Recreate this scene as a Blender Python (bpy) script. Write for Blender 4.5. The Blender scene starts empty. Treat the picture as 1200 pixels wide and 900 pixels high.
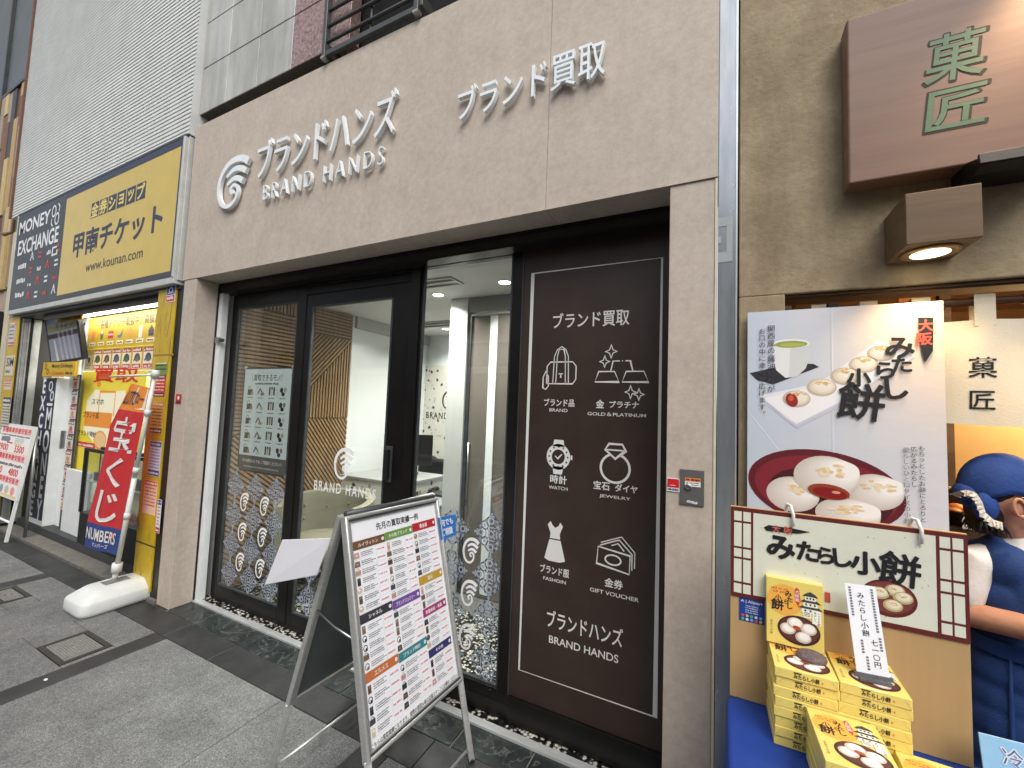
import bpy, bmesh, math, random
from mathutils import Vector, Matrix
random.seed(7)
PI = math.pi
SC = bpy.context.scene
COL = SC.collection

# ---------------------------------------------------------------- camera, world, sun, exposure
cam_d = bpy.data.cameras.new('camera')
cam = bpy.data.objects.new('camera', cam_d); COL.objects.link(cam)
cam_d.sensor_fit = 'HORIZONTAL'; cam_d.sensor_width = 36.0; cam_d.lens = 486.8/1200*36
cam_d.clip_start = 0.02; cam_d.clip_end = 2000
def look(yaw, pitch, roll):
    f = Vector((-math.sin(yaw)*math.cos(pitch), math.cos(yaw)*math.cos(pitch), math.sin(pitch)))
    r = Vector((math.cos(yaw), math.sin(yaw), 0)); u = r.cross(f)
    r2 = r*math.cos(roll)+u*math.sin(roll); u2 = u*math.cos(roll)-r*math.sin(roll)
    return Matrix((r2, u2, -f)).transposed()
cam.matrix_world = Matrix.Translation((3.632, -1.728, 1.573)) @ look(.4644, .0616, .0378).to_4x4()
SC.camera = cam

SUN_DIR = Vector((.50, -.72, 1.05)).normalized()      # towards the light
wd = bpy.data.worlds.new('World'); SC.world = wd; wd.use_nodes = True
nt = wd.node_tree
sky = nt.nodes.new('ShaderNodeTexSky'); sky.sky_type = 'NISHITA'; sky.sun_disc = False
sky.sun_elevation = math.asin(SUN_DIR.z); sky.sun_rotation = math.atan2(SUN_DIR.x, SUN_DIR.y)
sky.air_density = 1.0; sky.dust_density = 3.0; sky.ozone_density = .6
hs_ = nt.nodes.new('ShaderNodeHueSaturation'); hs_.inputs['Saturation'].default_value = .42
nt.links.new(sky.outputs[0], hs_.inputs['Color']); nt.links.new(hs_.outputs[0], nt.nodes['Background'].inputs[0])
nt.nodes['Background'].inputs[1].default_value = .12
sun_d = bpy.data.lights.new('sun', 'SUN'); sun_d.energy = 1.0; sun_d.angle = math.radians(40); sun_d.color = (1, .96, .91)
sun = bpy.data.objects.new('sun', sun_d); COL.objects.link(sun)
sun.rotation_euler = SUN_DIR.to_track_quat('Z', 'Y').to_euler(); sun.location = (5, -6, 9)
SC.view_settings.view_transform = 'Standard'; SC.view_settings.look = 'None'
SC.view_settings.gamma = 1; SC.view_settings.use_curve_mapping = False
SC.view_settings.exposure = 0.80
SC.cycles.use_denoising = True
SC.cycles.max_bounces = 8; SC.cycles.transparent_max_bounces = 16
SC.cycles.sample_clamp_indirect = 6

# ---------------------------------------------------------------- materials
def s(r, g, b):
    c = lambda v: ((v/255)/12.92 if v/255 <= .04045 else ((v/255+.055)/1.055)**2.4)
    return (c(r), c(g), c(b))
MC = {}
def mat(name, col, rough=.55, metal=0.0, var=None, bump=None, coat=0.0, emit=None, stretch=(1, 1, 1), spec=.5):
    """col linear rgb; var=(scale, amount) mottling; bump=(scale, strength)"""
    if name in MC: return MC[name]
    m = bpy.data.materials.new(name); m.use_nodes = True; MC[name] = m
    n = m.node_tree.nodes; l = m.node_tree.links; b = n['Principled BSDF']
    b.inputs['Base Color'].default_value = (*col, 1); b.inputs['Roughness'].default_value = rough
    b.inputs['Metallic'].default_value = metal; b.inputs['Coat Weight'].default_value = coat
    b.inputs['Specular IOR Level'].default_value = spec
    if emit:
        b.inputs['Emission Color'].default_value = (*emit[0], 1); b.inputs['Emission Strength'].default_value = emit[1]
    if var or bump:
        tc = n.new('ShaderNodeTexCoord'); mp = n.new('ShaderNodeMapping'); mp.inputs['Scale'].default_value = stretch
        l.new(tc.outputs['Object'], mp.inputs[0])
    if var:
        ns = n.new('ShaderNodeTexNoise'); ns.inputs['Scale'].default_value = var[0]; ns.inputs['Detail'].default_value = 6
        ns.inputs['Roughness'].default_value = .65
        l.new(mp.outputs[0], ns.inputs['Vector'])
        rp = n.new('ShaderNodeValToRGB')
        a = var[1]
        rp.color_ramp.elements[0].position = .3; rp.color_ramp.elements[1].position = .7
        rp.color_ramp.elements[0].color = (*[c*(1-a) for c in col], 1)
        rp.color_ramp.elements[1].color = (*[min(1, c*(1+a)) for c in col], 1)
        l.new(ns.outputs[0], rp.inputs[0]); l.new(rp.outputs[0], b.inputs['Base Color'])
    if bump:
        nb = n.new('ShaderNodeTexNoise'); nb.inputs['Scale'].default_value = bump[0]; nb.inputs['Detail'].default_value = 5
        l.new(mp.outputs[0], nb.inputs['Vector'])
        bp = n.new('ShaderNodeBump'); bp.inputs['Strength'].default_value = bump[1]; bp.inputs['Distance'].default_value = .01
        l.new(nb.outputs[0], bp.inputs['Height']); l.new(bp.outputs[0], b.inputs['Normal'])
    return m
def ink(r, g, b, rough=.5):
    return mat('ink %02x%02x%02x' % (r, g, b), s(r, g, b), rough)
def lamp(name, col, st):
    return mat(name, (.8, .8, .8), .5, emit=(col, st))
def glass_mat(name, tint=(.93, .96, .95), rough=0.0):
    m = bpy.data.materials.new(name); m.use_nodes = True; n = m.node_tree.nodes; l = m.node_tree.links
    n.remove(n['Principled BSDF'])
    t = n.new('ShaderNodeBsdfTransparent'); t.inputs[0].default_value = (*tint, 1)
    g = n.new('ShaderNodeBsdfGlossy'); g.inputs['Roughness'].default_value = rough
    lw = n.new('ShaderNodeLayerWeight'); lw.inputs[0].default_value = .5
    pw = n.new('ShaderNodeMath'); pw.operation = 'POWER'; pw.inputs[1].default_value = 5; l.new(lw.outputs['Facing'], pw.inputs[0])
    f = n.new('ShaderNodeMath'); f.operation = 'MULTIPLY_ADD'; f.inputs[1].default_value = .95; f.inputs[2].default_value = .085; l.new(pw.outputs[0], f.inputs[0])
    mx = n.new('ShaderNodeMixShader')
    l.new(f.outputs[0], mx.inputs[0]); l.new(t.outputs[0], mx.inputs[1]); l.new(g.outputs[0], mx.inputs[2])
    l.new(mx.outputs[0], n['Material Output'].inputs[0]); return m
GLASS = glass_mat('window glass')

def ramp_mat(name, build):
    m = bpy.data.materials.new(name); m.use_nodes = True; MC[name] = m
    n = m.node_tree.nodes; l = m.node_tree.links
    tc = n.new('ShaderNodeTexCoord')
    build(n, l, n['Principled BSDF'], tc); return m
def noise(n, l, vec, scale, detail=5, rough=.6, stretch=None):
    if stretch:
        mp = n.new('ShaderNodeMapping'); mp.inputs['Scale'].default_value = stretch; l.new(vec, mp.inputs[0]); vec = mp.outputs[0]
    t = n.new('ShaderNodeTexNoise'); t.inputs['Scale'].default_value = scale; t.inputs['Detail'].default_value = detail
    t.inputs['Roughness'].default_value = rough; l.new(vec, t.inputs['Vector']); return t.outputs[0]
def ramp(n, l, fac, stops):
    r = n.new('ShaderNodeValToRGB'); l.new(fac, r.inputs[0]); e = r.color_ramp.elements
    while len(e) < len(stops): e.new(.5)
    for k, (p, c) in enumerate(stops): e[k].position = p; e[k].color = (*c, 1)
    return r.outputs[0]
def mixc(n, l, a, b, fac, mode='MIX'):
    m = n.new('ShaderNodeMix'); m.data_type = 'RGBA'; m.blend_type = mode
    if isinstance(fac, (int, float)): m.inputs[0].default_value = fac
    else: l.new(fac, m.inputs[0])
    for k, v in ((6, a), (7, b)):
        if isinstance(v, tuple): m.inputs[k].default_value = (*v, 1)
        else: l.new(v, m.inputs[k])
    return m.outputs[2]
def bumpn(n, l, b, h, st, dist=.01):
    bp = n.new('ShaderNodeBump'); bp.inputs['Strength'].default_value = st; bp.inputs['Distance'].default_value = dist
    l.new(h, bp.inputs['Height']); l.new(bp.outputs[0], b.inputs['Normal'])

def _fascia(n, l, b, tc):
    v = tc.outputs['Object']
    c1 = ramp(n, l, noise(n, l, v, 7, 6, .7, (1, 1, .7)), [(.25, s(173, 161, 147)), (.5, s(189, 177, 162)), (.75, s(203, 191, 176))])
    c2 = mixc(n, l, c1, ramp(n, l, noise(n, l, v, 28, 5, .75), [(.32, s(160, 147, 137)), (.7, s(210, 198, 187))]), .38)
    c3 = mixc(n, l, c2, ramp(n, l, noise(n, l, v, 1.3, 2, .5), [(.3, (.92, .91, .90)), (.7, (1, 1, 1))]), .8, 'MULTIPLY')
    l.new(c3, b.inputs['Base Color']); b.inputs['Roughness'].default_value = .62
    bumpn(n, l, b, noise(n, l, v, 90, 4, .6), .12, .004)
M_FASCIA = ramp_mat('mottled beige laminate', _fascia)
def _granite(n, l, b, tc):
    v = tc.outputs['Object']
    sp = ramp(n, l, noise(n, l, v, 210, 3, .8), [(.3, s(40, 41, 42)), (.44, s(104, 105, 105)), (.57, s(134, 135, 134)), (.70, s(196, 196, 192))])
    bl = ramp(n, l, noise(n, l, v, 3.5, 5, .65), [(.3, (.60, .61, .61)), (.7, (1.0, 1.0, .99))])
    c = mixc(n, l, sp, bl, 1.0, 'MULTIPLY')
    st = ramp(n, l, noise(n, l, v, 18, 6, .7), [(.38, (.66, .66, .65)), (.55, (1, 1, 1))])
    l.new(mixc(n, l, c, st, .5, 'MULTIPLY'), b.inputs['Base Color']); b.inputs['Roughness'].default_value = .6
    bumpn(n, l, b, noise(n, l, v, 240, 3, .7), .25, .002)
M_GRANITE = ramp_mat('speckled grey granite', _granite)
def _darkstone(n, l, b, tc):
    v = tc.outputs['Object']
    c = ramp(n, l, noise(n, l, v, 6, 6, .7), [(.3, s(36, 37, 38)), (.7, s(62, 62, 62))])
    c2 = mixc(n, l, c, ramp(n, l, noise(n, l, v, 180, 3, .7), [(.35, (.7, .7, .7)), (.65, (1.15, 1.15, 1.15))]), .8, 'MULTIPLY')
    l.new(c2, b.inputs['Base Color']); b.inputs['Roughness'].default_value = .5
    bumpn(n, l, b, noise(n, l, v, 60, 4, .7), .15, .003)
M_DARKSTONE = ramp_mat('charcoal paving stone', _darkstone)
def _slate(n, l, b, tc):
    v = tc.outputs['Object']
    c = ramp(n, l, noise(n, l, v, 9, 8, .75, (1, .5, 1)), [(.3, s(24, 30, 31)), (.55, s(44, 50, 50)), (.75, s(72, 76, 74))])
    vn = n.new('ShaderNodeTexNoise'); vn.inputs['Scale'].default_value = 5; vn.inputs['Detail'].default_value = 3; vn.inputs['Distortion'].default_value = 1.8
    l.new(v, vn.inputs['Vector'])
    ve = ramp(n, l, vn.outputs[0], [(.485, (0, 0, 0)), (.5, (1, 1, 1)), (.515, (0, 0, 0))])
    l.new(mixc(n, l, c, s(92, 96, 92), ve), b.inputs['Base Color']); b.inputs['Roughness'].default_value = .33
    bumpn(n, l, b, noise(n, l, v, 25, 5, .7), .3, .004)
M_SLATE = ramp_mat('dark green slate', _slate)
def _pebble(n, l, b, tc):
    vo = n.new('ShaderNodeTexVoronoi'); vo.inputs['Scale'].default_value = 58; l.new(tc.outputs['Object'], vo.inputs['Vector'])
    sx = n.new('ShaderNodeSeparateColor'); l.new(vo.outputs['Color'], sx.inputs[0])
    c = ramp(n, l, sx.outputs[0], [(.0, s(24, 24, 25)), (.52, s(38, 38, 38)), (.56, s(176, 172, 160)), (1, s(215, 210, 198))])
    ed = ramp(n, l, vo.outputs['Distance'], [(.5, (1, 1, 1)), (.62, (.12, .12, .12))])
    l.new(mixc(n, l, c, ed, 1, 'MULTIPLY'), b.inputs['Base Color']); b.inputs['Roughness'].default_value = .3
M_PEBBLE = ramp_mat('black and white pebble terrazzo', _pebble)
def _terr(n, l, b, tc):
    v = tc.outputs['Object']
    vo = n.new('ShaderNodeTexVoronoi'); vo.inputs['Scale'].default_value = 14; vo.inputs['Randomness'].default_value = 1
    mp = n.new('ShaderNodeMapping'); l.new(v, mp.inputs[0]); 
    nz = n.new('ShaderNodeTexNoise'); nz.inputs['Scale'].default_value = 14; l.new(v, nz.inputs['Vector'])
    add = n.new('ShaderNodeMixRGB'); add.inputs[0].default_value = .05; l.new(v, add.inputs[1]); l.new(nz.outputs['Color'], add.inputs[2])
    l.new(add.outputs[0], vo.inputs['Vector'])
    sx = n.new('ShaderNodeSeparateColor'); l.new(vo.outputs['Color'], sx.inputs[0])
    msk = ramp(n, l, vo.outputs['Distance'], [(.26, (1, 1, 1)), (.31, (0, 0, 0))])
    chip = ramp(n, l, sx.outputs[1], [(.0, s(45, 45, 45)), (.55, s(70, 68, 64)), (.6, s(150, 140, 122)), (1, s(205, 200, 190))])
    l.new(mixc(n, l, s(214, 212, 202), chip, msk), b.inputs['Base Color']); b.inputs['Roughness'].default_value = .35
M_TERRAZZO = ramp_mat('white terrazzo with dark chips', _terr)
def _plaster(n, l, b, tc):
    v = tc.outputs['Object']
    c = ramp(n, l, noise(n, l, v, 4, 7, .7), [(.28, s(136, 120, 94)), (.55, s(162, 146, 118)), (.78, s(181, 166, 138))])
    st = ramp(n, l, noise(n, l, v, 3, 5, .7, (2.5, 1, .5)), [(.35, (.72, .7, .66)), (.6, (1, 1, 1))])
    sc = ramp(n, l, noise(n, l, v, 30, 5, .8), [(.35, (.86, .86, .86)), (.65, (1.08, 1.08, 1.06))])
    l.new(mixc(n, l, mixc(n, l, c, st, .7, 'MULTIPLY'), sc, .8, 'MULTIPLY'), b.inputs['Base Color']); b.inputs['Roughness'].default_value = .85
    bumpn(n, l, b, noise(n, l, v, 26, 8, .75), .5, .012)
M_PLASTER = ramp_mat('rough tan plaster', _plaster)
def wood_mat(name, c0, c1, axis=0, rough=.5, scale=6):
    st = [14, 14, 14]; st[axis] = .9
    def f(n, l, b, tc):
        v = tc.outputs['Object']
        g = noise(n, l, v, scale, 5, .6, tuple(st))
        l.new(ramp(n, l, g, [(.3, c0), (.7, c1)]), b.inputs['Base Color']); b.inputs['Roughness'].default_value = rough
        bumpn(n, l, b, g, .2, .004)
    return ramp_mat(name, f)
M_SIGNWOOD = wood_mat('red brown sign wood', s(112, 84, 68), s(130, 99, 80), 0, .5, 1.2)
M_LAMPWOOD = wood_mat('lamp box wood', s(88, 68, 44), s(110, 86, 58), 0, .55, 2)
M_DARKWOOD = wood_mat('weathered dark wood', s(62, 46, 32), s(96, 76, 54), 0, .6, 3)
M_SLAT = wood_mat('oak slat', s(124, 100, 70), s(160, 132, 96), 2, .45, 3)
M_SHELFWOOD = wood_mat('warm cedar', s(150, 92, 44), s(196, 134, 72), 2, .5, 3)
def _stone(n, l, b, tc):
    v = tc.outputs['Object']
    c = ramp(n, l, noise(n, l, v, 2.2, 6, .65, (1, 1, .6)), [(.3, s(158, 158, 151)), (.7, s(196, 196, 189))])
    st = ramp(n, l, noise(n, l, v, 1.6, 4, .6, (5, 1, .6)), [(.45, (.82, .82, .8)), (.62, (1.06, 1.07, 1.08))])
    l.new(mixc(n, l, c, st, .9, 'MULTIPLY'), b.inputs['Base Color']); b.inputs['Roughness'].default_value = .28
M_CLAD = ramp_mat('polished grey cladding stone', _stone)
def _pink(n, l, b, tc):
    v = tc.outputs['Object']
    c = ramp(n, l, noise(n, l, v, 42, 5, .8), [(.32, s(70, 52, 50)), (.45, s(132, 106, 102)), (.6, s(168, 144, 138)), (.75, s(188, 168, 160))])
    l.new(c, b.inputs['Base Color']); b.inputs['Roughness'].default_value = .3
M_PINK = ramp_mat('pink granite', _pink)
def _mirror(n, l, b, tc):
    v = tc.outputs['Object']
    b.inputs['Metallic'].default_value = .6
    l.new(ramp(n, l, noise(n, l, v, 4, 5, .6, (3, 3, .5)), [(.3, s(138, 146, 152)), (.7, s(180, 188, 194))]), b.inputs['Base Color'])
    l.new(ramp(n, l, noise(n, l, v, 6, 5, .7, (4, 4, .6)), [(.3, (.16, .16, .16)), (.7, (.30, .30, .30))]), b.inputs['Roughness'])
M_STEEL = ramp_mat('polished stainless steel', _mirror)
M_ALU = mat('brushed aluminium', s(178, 180, 180), .32, 1, var=(30, .12), stretch=(1, 1, 12))
M_ALUMAT = mat('matt silver aluminium', s(170, 172, 170), .45, .85, var=(12, .12))
M_BLACK = mat('black door frame', s(24, 22, 21), .38, .3, var=(9, .3))
M_BLACKMATT = mat('black plastic', s(22, 22, 23), .5, var=(14, .3))
M_VOID = mat('gap shade black', (.004, .004, .004), .9, var=(5, .3))  # near-black colour stands in for the shade inside gaps
M_DARKGREY = mat('dark grey steel', s(70, 74, 76), .45, .4, var=(10, .25))
M_BROWNPANEL = mat('dark brown panel', s(52, 40, 34), .45, var=(5, .22), bump=(60, .05))
M_WHITEWALL = mat('white interior wall', s(226, 230, 230), .55, var=(2, .03))
M_CEIL = mat('white ceiling', s(206, 206, 202), .7, var=(2, .03))
M_WHITEPL = mat('white painted aluminium', s(222, 226, 226), .35, var=(8, .06))
M_LETTER = mat('white acrylic letter', s(232, 238, 240), .3, var=(6, .04))
M_WHITE = ink(236, 236, 232)
M_PAPER = mat('white paper', s(238, 240, 244), .5, var=(9, .03))
M_YELLOW = mat('yellow sign vinyl', s(204, 176, 70), .35, var=(5, .06), coat=.2)
M_CONC = mat('worn concrete', s(104, 101, 94), .8, var=(14, .25), bump=(60, .3))
M_SIDING = mat('pale grey siding', s(204, 207, 204), .6, var=(4, .08))

# ---------------------------------------------------------------- objects
BASE = {}
def thing(name, label, cat, loc=(0, 0, 0), rz=0, group=None, M=None):
    o = bpy.data.objects.new(name, None); COL.objects.link(o)
    o.empty_display_size = .1
    if M is not None: o.matrix_world = M
    else: o.location = loc; o.rotation_euler = (0, 0, rz)
    o['label'] = label; o['category'] = cat
    if group: o['group'] = group
    BASE[o.name] = Vector(loc); return o
def tag(o, label=None, cat=None, group=None, kind=None):
    if label: o['label'] = label
    if cat: o['category'] = cat
    if group: o['group'] = group
    if kind: o['kind'] = kind
    return o
def root(o):
    while o.parent: o = o.parent
    return o
def copy_tree(o, parent=None):
    c = o.copy(); COL.objects.link(c)
    if parent: c.parent = parent
    for ch in o.children: copy_tree(ch, c)
    return c
class MB:
    def __init__(self): self.v = []; self.f = []; self.m = []; self.mats = []; self.sm = []
    def mi(self, mt):
        if mt not in self.mats: self.mats.append(mt)
        return self.mats.index(mt)
    def raw(self, vs, fs, mt, smooth=False):
        o = len(self.v); k = self.mi(mt)
        self.v += [tuple(v) for v in vs]
        for f in fs: self.f.append([i+o for i in f]); self.m.append(k); self.sm.append(smooth)
        return self
    def box(self, x0, x1, y0, y1, z0, z1, mt, M=None):
        vs = [Vector(p) for p in ((x0, y0, z0), (x1, y0, z0), (x1, y1, z0), (x0, y1, z0), (x0, y0, z1), (x1, y0, z1), (x1, y1, z1), (x0, y1, z1))]
        if M is not None: vs = [M @ v for v in vs]
        return self.raw(vs, [(0, 3, 2, 1), (4, 5, 6, 7), (0, 1, 5, 4), (1, 2, 6, 5), (2, 3, 7, 6), (3, 0, 4, 7)], mt)
    def prism(self, pts, h0, h1, mt, M=None, smooth=False):
        """pts in local xy, extruded along local z"""
        n = len(pts); vs = [Vector((x, y, h0)) for x, y in pts]+[Vector((x, y, h1)) for x, y in pts]
        if M is not None: vs = [M @ v for v in vs]
        fs = [tuple(range(n-1, -1, -1)), tuple(range(n, 2*n))]+[(i, (i+1) % n, n+(i+1) % n, n+i) for i in range(n)]
        return self.raw(vs, fs, mt, smooth)
    def tube(self, path, r, mt, seg=10, closed=False, caps=True):
        path = [Vector(p) for p in path]; n = len(path); rs = r if isinstance(r, (list, tuple)) else [r]*n
        vs = []; up = Vector((0, 0, 1))
        for i, p in enumerate(path):
            a = path[i-1] if (i > 0 or closed) else p; b = path[(i+1) % n] if (i < n-1 or closed) else p
            t = (b-a).normalized() if (b-a).length > 1e-9 else Vector((0, 0, 1))
            if i == 0:
                ref = up if abs(t.z) < .9 else Vector((1, 0, 0)); x = t.cross(ref).normalized()
            else: x = (x-t*x.dot(t)).normalized()
            y = t.cross(x)
            for k in range(seg):
                q = 2*PI*k/seg; vs.append(p+(x*math.cos(q)+y*math.sin(q))*rs[i])
        fs = []
        for i in range(n if closed else n-1):
            j = (i+1) % n
            for k in range(seg): fs.append((i*seg+k, i*seg+(k+1) % seg, j*seg+(k+1) % seg, j*seg+k))
        if caps and not closed: fs += [tuple(range(seg-1, -1, -1)), tuple(range((n-1)*seg, n*seg))]
        return self.raw(vs, fs, mt, True)
    def lathe(self, prof, c, mt, seg=24, M=None, smooth=True):
        """prof = [(r,z)...] about local z at c"""
        vs = []; c = Vector(c)
        for r, z in prof:
            for k in range(seg):
                q = 2*PI*k/seg; p = Vector((r*math.cos(q), r*math.sin(q), z))
                vs.append((M @ p if M is not None else p)+c)
        fs = []
        for i in range(len(prof)-1):
            for k in range(seg): fs.append((i*seg+k, i*seg+(k+1) % seg, (i+1)*seg+(k+1) % seg, (i+1)*seg+k))
        fs += [tuple(range(seg-1, -1, -1)), tuple(range((len(prof)-1)*seg, len(prof)*seg))]
        return self.raw(vs, fs, mt, smooth)
    def ell(self, c, r, mt, seg=16, rings=10, M=None):
        vs = []; c = Vector(c)
        for i in range(rings+1):
            t = PI*i/rings
            for k in range(seg):
                q = 2*PI*k/seg
                p = Vector((r[0]*math.sin(t)*math.cos(q), r[1]*math.sin(t)*math.sin(q), r[2]*math.cos(t)))
                vs.append((M @ p if M is not None else p)+c)
        fs = [(i*seg+k, (i+1)*seg+k, (i+1)*seg+(k+1) % seg, i*seg+(k+1) % seg) for i in range(rings) for k in range(seg)]
        return self.raw(vs, fs, mt, True)
    def build(self, name, parent=None, bevel=0, label=None, world=True, origin=None, seg=2):
        me = bpy.data.meshes.new(name)
        off = Vector((0, 0, 0))
        if parent is not None and world:
            off = BASE.get(root(parent).name, Vector((0, 0, 0)))
        elif parent is None:
            if origin is None:
                lo = [min(v[i] for v in self.v) for i in range(3)]; hi = [max(v[i] for v in self.v) for i in range(3)]
                origin = ((lo[0]+hi[0])/2, (lo[1]+hi[1])/2, lo[2])
            off = Vector(origin)
        me.from_pydata([tuple(Vector(v)-off) for v in self.v], [], self.f)
        for mt in self.mats: me.materials.append(mt)
        me.polygons.foreach_set('material_index', self.m); me.polygons.foreach_set('use_smooth', self.sm)
        me.update()
        o = bpy.data.objects.new(name, me); COL.objects.link(o)
        if parent is not None: o.parent = parent
        else: o.location = off; BASE[o.name] = off
        if label: o['label'] = label
        if bevel:
            b = o.modifiers.new('bevel', 'BEVEL'); b.width = bevel; b.segments = seg; b.limit_method = 'ANGLE'; b.angle_limit = math.radians(40)
        return o
def structure(o): o['kind'] = 'structure'; return o

# ---------------------------------------------------------------- lettering and flat print
TXT = {}
def glyphs(body, weight=0.0, res=3, depth=0.0, spacing=1.0):
    key = (body, weight, res, depth, spacing)
    if key in TXT: return TXT[key]
    c = bpy.data.curves.new('lettering', 'FONT'); c.body = body; c.offset = weight; c.resolution_u = res; c.extrude = depth; c.space_character = spacing
    o = bpy.data.objects.new('lettering', c); COL.objects.link(o)
    dg = bpy.context.evaluated_depsgraph_get()
    me = bpy.data.meshes.new_from_object(o.evaluated_get(dg))
    vs = [v.co.copy() for v in me.vertices]; fs = [tuple(p.vertices) for p in me.polygons]
    bpy.data.objects.remove(o); bpy.data.curves.remove(c); bpy.data.meshes.remove(me)
    TXT[key] = (vs, fs); return TXT[key]
class Print(MB):
    """flat print or raised letters on a plane: O origin, ux right, uy up; x, y in metres from O"""
    def __init__(self, O, ux=(1, 0, 0), uy=(0, 0, 1), lift=.0012, step=.0003):
        super().__init__(); self.O = Vector(O); self.ux = Vector(ux).normalized(); self.uy = Vector(uy).normalized()
        self.n = self.ux.cross(self.uy); self.lift = lift; self.step = step
    def P(self, x, y, h=0, l=0): return self.O+self.ux*x+self.uy*y+self.n*(self.lift+l*self.step+h)
    def poly(self, pts, mt, l=0): return self.raw([self.P(x, y, 0, l) for x, y in pts], [tuple(range(len(pts)))], mt)
    def rect(self, x0, y0, x1, y1, mt, l=0): return self.poly([(x0, y0), (x1, y0), (x1, y1), (x0, y1)], mt, l)
    def ellp(self, cx, cy, rx, ry, mt, l=0, n=28, a0=0, a1=2*PI, rot=0):
        pts = []
        for k in range(n):
            q = a0+(a1-a0)*k/(n if abs(a1-a0-2*PI) < 1e-6 else n-1)
            x, y = rx*math.cos(q), ry*math.sin(q)
            pts.append((cx+x*math.cos(rot)-y*math.sin(rot), cy+x*math.sin(rot)+y*math.cos(rot)))
        return self.poly(pts, mt, l)
    def stroke(self, pts, w, mt, l=1, closed=False, depth=0):
        n = len(pts); ws = w if isinstance(w, (list, tuple)) else [w]*n; L = []; R = []
        P2 = [Vector((p[0], p[1])) for p in pts]
        for i in range(n):
            a = P2[i-1] if (i > 0 or closed) else P2[i]; b = P2[(i+1) % n] if (i < n-1 or closed) else P2[i]
            t = (b-a); t = t.normalized() if t.length > 1e-9 else Vector((1, 0)); nn = Vector((-t.y, t.x))
            k = 1.0
            if (i > 0 or closed) and (i < n-1 or closed):
                d1 = (P2[i]-P2[i-1]); d1 = d1.normalized() if d1.length > 1e-9 else t
                k = 1/max(.45, abs(d1.dot(t)))
            L.append(P2[i]+nn*ws[i]*.5*k); R.append(P2[i]-nn*ws[i]*.5*k)
        m = n if closed else n-1
        if not depth:
            vs = [self.P(p.x, p.y, 0, l) for p in L]+[self.P(p.x, p.y, 0, l) for p in R]
            return self.raw(vs, [(n+i, n+(i+1) % n, (i+1) % n, i) for i in range(m)], mt)
        vs = [self.P(p.x, p.y, h, l) for h in (0, depth) for p in L+R]; q = 2*n; fs = []
        for i in range(m):
            j = (i+1) % n
            fs += [(q+n+i, q+n+j, q+j, q+i), (i, j, n+j, n+i), (q+i, q+j, j, i), (n+i, n+j, q+n+j, q+n+i)]
        if not closed: fs += [(0, n, q+n, q), (n-1, q+n-1, q+2*n-1, 2*n-1)]
        return self.raw(vs, fs, mt)
    def ring(self, cx, cy, rx, ry, w, mt, l=1, n=28, a0=0, a1=2*PI):
        full = abs(a1-a0-2*PI) < 1e-6
        pts = [(cx+rx*math.cos(a0+(a1-a0)*k/(n if full else n-1)), cy+ry*math.sin(a0+(a1-a0)*k/(n if full else n-1))) for k in range(n)]
        return self.stroke(pts, w, mt, l, full)
    def text(self, body, x0, y0, x1, y1, mt, w=.01, l=3, res=3, depth=0, slant=0, spacing=1.0):
        """fits the glyph outlines into the box; heavier strokes are built from shifted copies"""
        if not depth and w > .010:
            ex = (w-.006); n_ = max(1, len(body)); em = min((x1-x0)/n_, (y1-y0))
            for k in range(6):
                dx = math.cos(k*PI/3)*ex*em; dy = math.sin(k*PI/3)*ex*em
                self.text(body, x0+dx+ex*em*.5, y0+dy+ex*em*.5, x1+dx-ex*em*.5, y1+dy-ex*em*.5, mt, .006, l+.13*k, res, 0, slant, spacing)
            return self
        vs, fs = glyphs(body, w, res, .5 if depth else 0, spacing)
        ax = min(v.x for v in vs); bx = max(v.x for v in vs); ay = min(v.y for v in vs); by = max(v.y for v in vs)
        kx = (x1-x0)/(bx-ax); ky = (y1-y0)/max(1e-6, by-ay)
        out = [self.P(x0+(v.x-ax)*kx+slant*(v.y-ay)*ky, y0+(v.y-ay)*ky, (v.z+.5)*depth if depth else 0, l) for v in vs]
        return self.raw(out, fs, mt)
    def char(self, ch, cx, cy, size, mt, w=.01, l=3, res=3, depth=0, ang=0, sx=1, sy=1):
        """one glyph at its natural proportions, em size, centred"""
        if not depth and w > .010:
            ex = (w-.006)*size
            for k in range(8): self.char(ch, cx+math.cos(k*PI/4)*ex*sx, cy+math.sin(k*PI/4)*ex*sy, size, mt, .006, l+.1*k, res, 0, ang, sx, sy)
            return self
        vs, fs = glyphs(ch, w, res, .5 if depth else 0)
        ax = min(v.x for v in vs); bx = max(v.x for v in vs); ay = min(v.y for v in vs); by = max(v.y for v in vs)
        mx, my = (ax+bx)/2, (ay+by)/2; ca, sa = math.cos(ang), math.sin(ang); out = []
        for v in vs:
            x, y = (v.x-mx)*size*sx, (v.y-my)*size*sy
            out.append(self.P(cx+x*ca-y*sa, cy+x*sa+y*ca, (v.z+.5)*depth if depth else 0, l))
        return self.raw(out, fs, mt)
    def column(self, body, cx, ytop, size, mt, w=.01, l=3, pitch=1.08, res=2):
        for i, ch in enumerate(body):
            if ch == ' ': continue
            y = ytop-size*pitch*(i+.5); dx = 0
            if ch in '、。': dx = size*.3; y += size*.3; self.char(ch, cx+dx, y, size, mt, w, l, res)
            elif ch == 'ー': self.char(ch, cx, y, size, mt, w, l, res, ang=PI/2)
            else: self.char(ch, cx, y, size, mt, w, l, res)
        return self
    def scribble(self, x0, y0, x1, h, mt, l=1, dens=.6):
        """a line of text too small to read"""
        x = x0
        while x < x1-h*.3:
            k = h*random.uniform(.5, .9); k = min(k, x1-x)
            yy = y0+h*random.uniform(0, .18)
            self.rect(x, yy, x+k*.85, yy+h*random.uniform(.6, .9), mt, l); x += k*1.12+(h*.5 if random.random() > .88 else 0)
        return self
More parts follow.
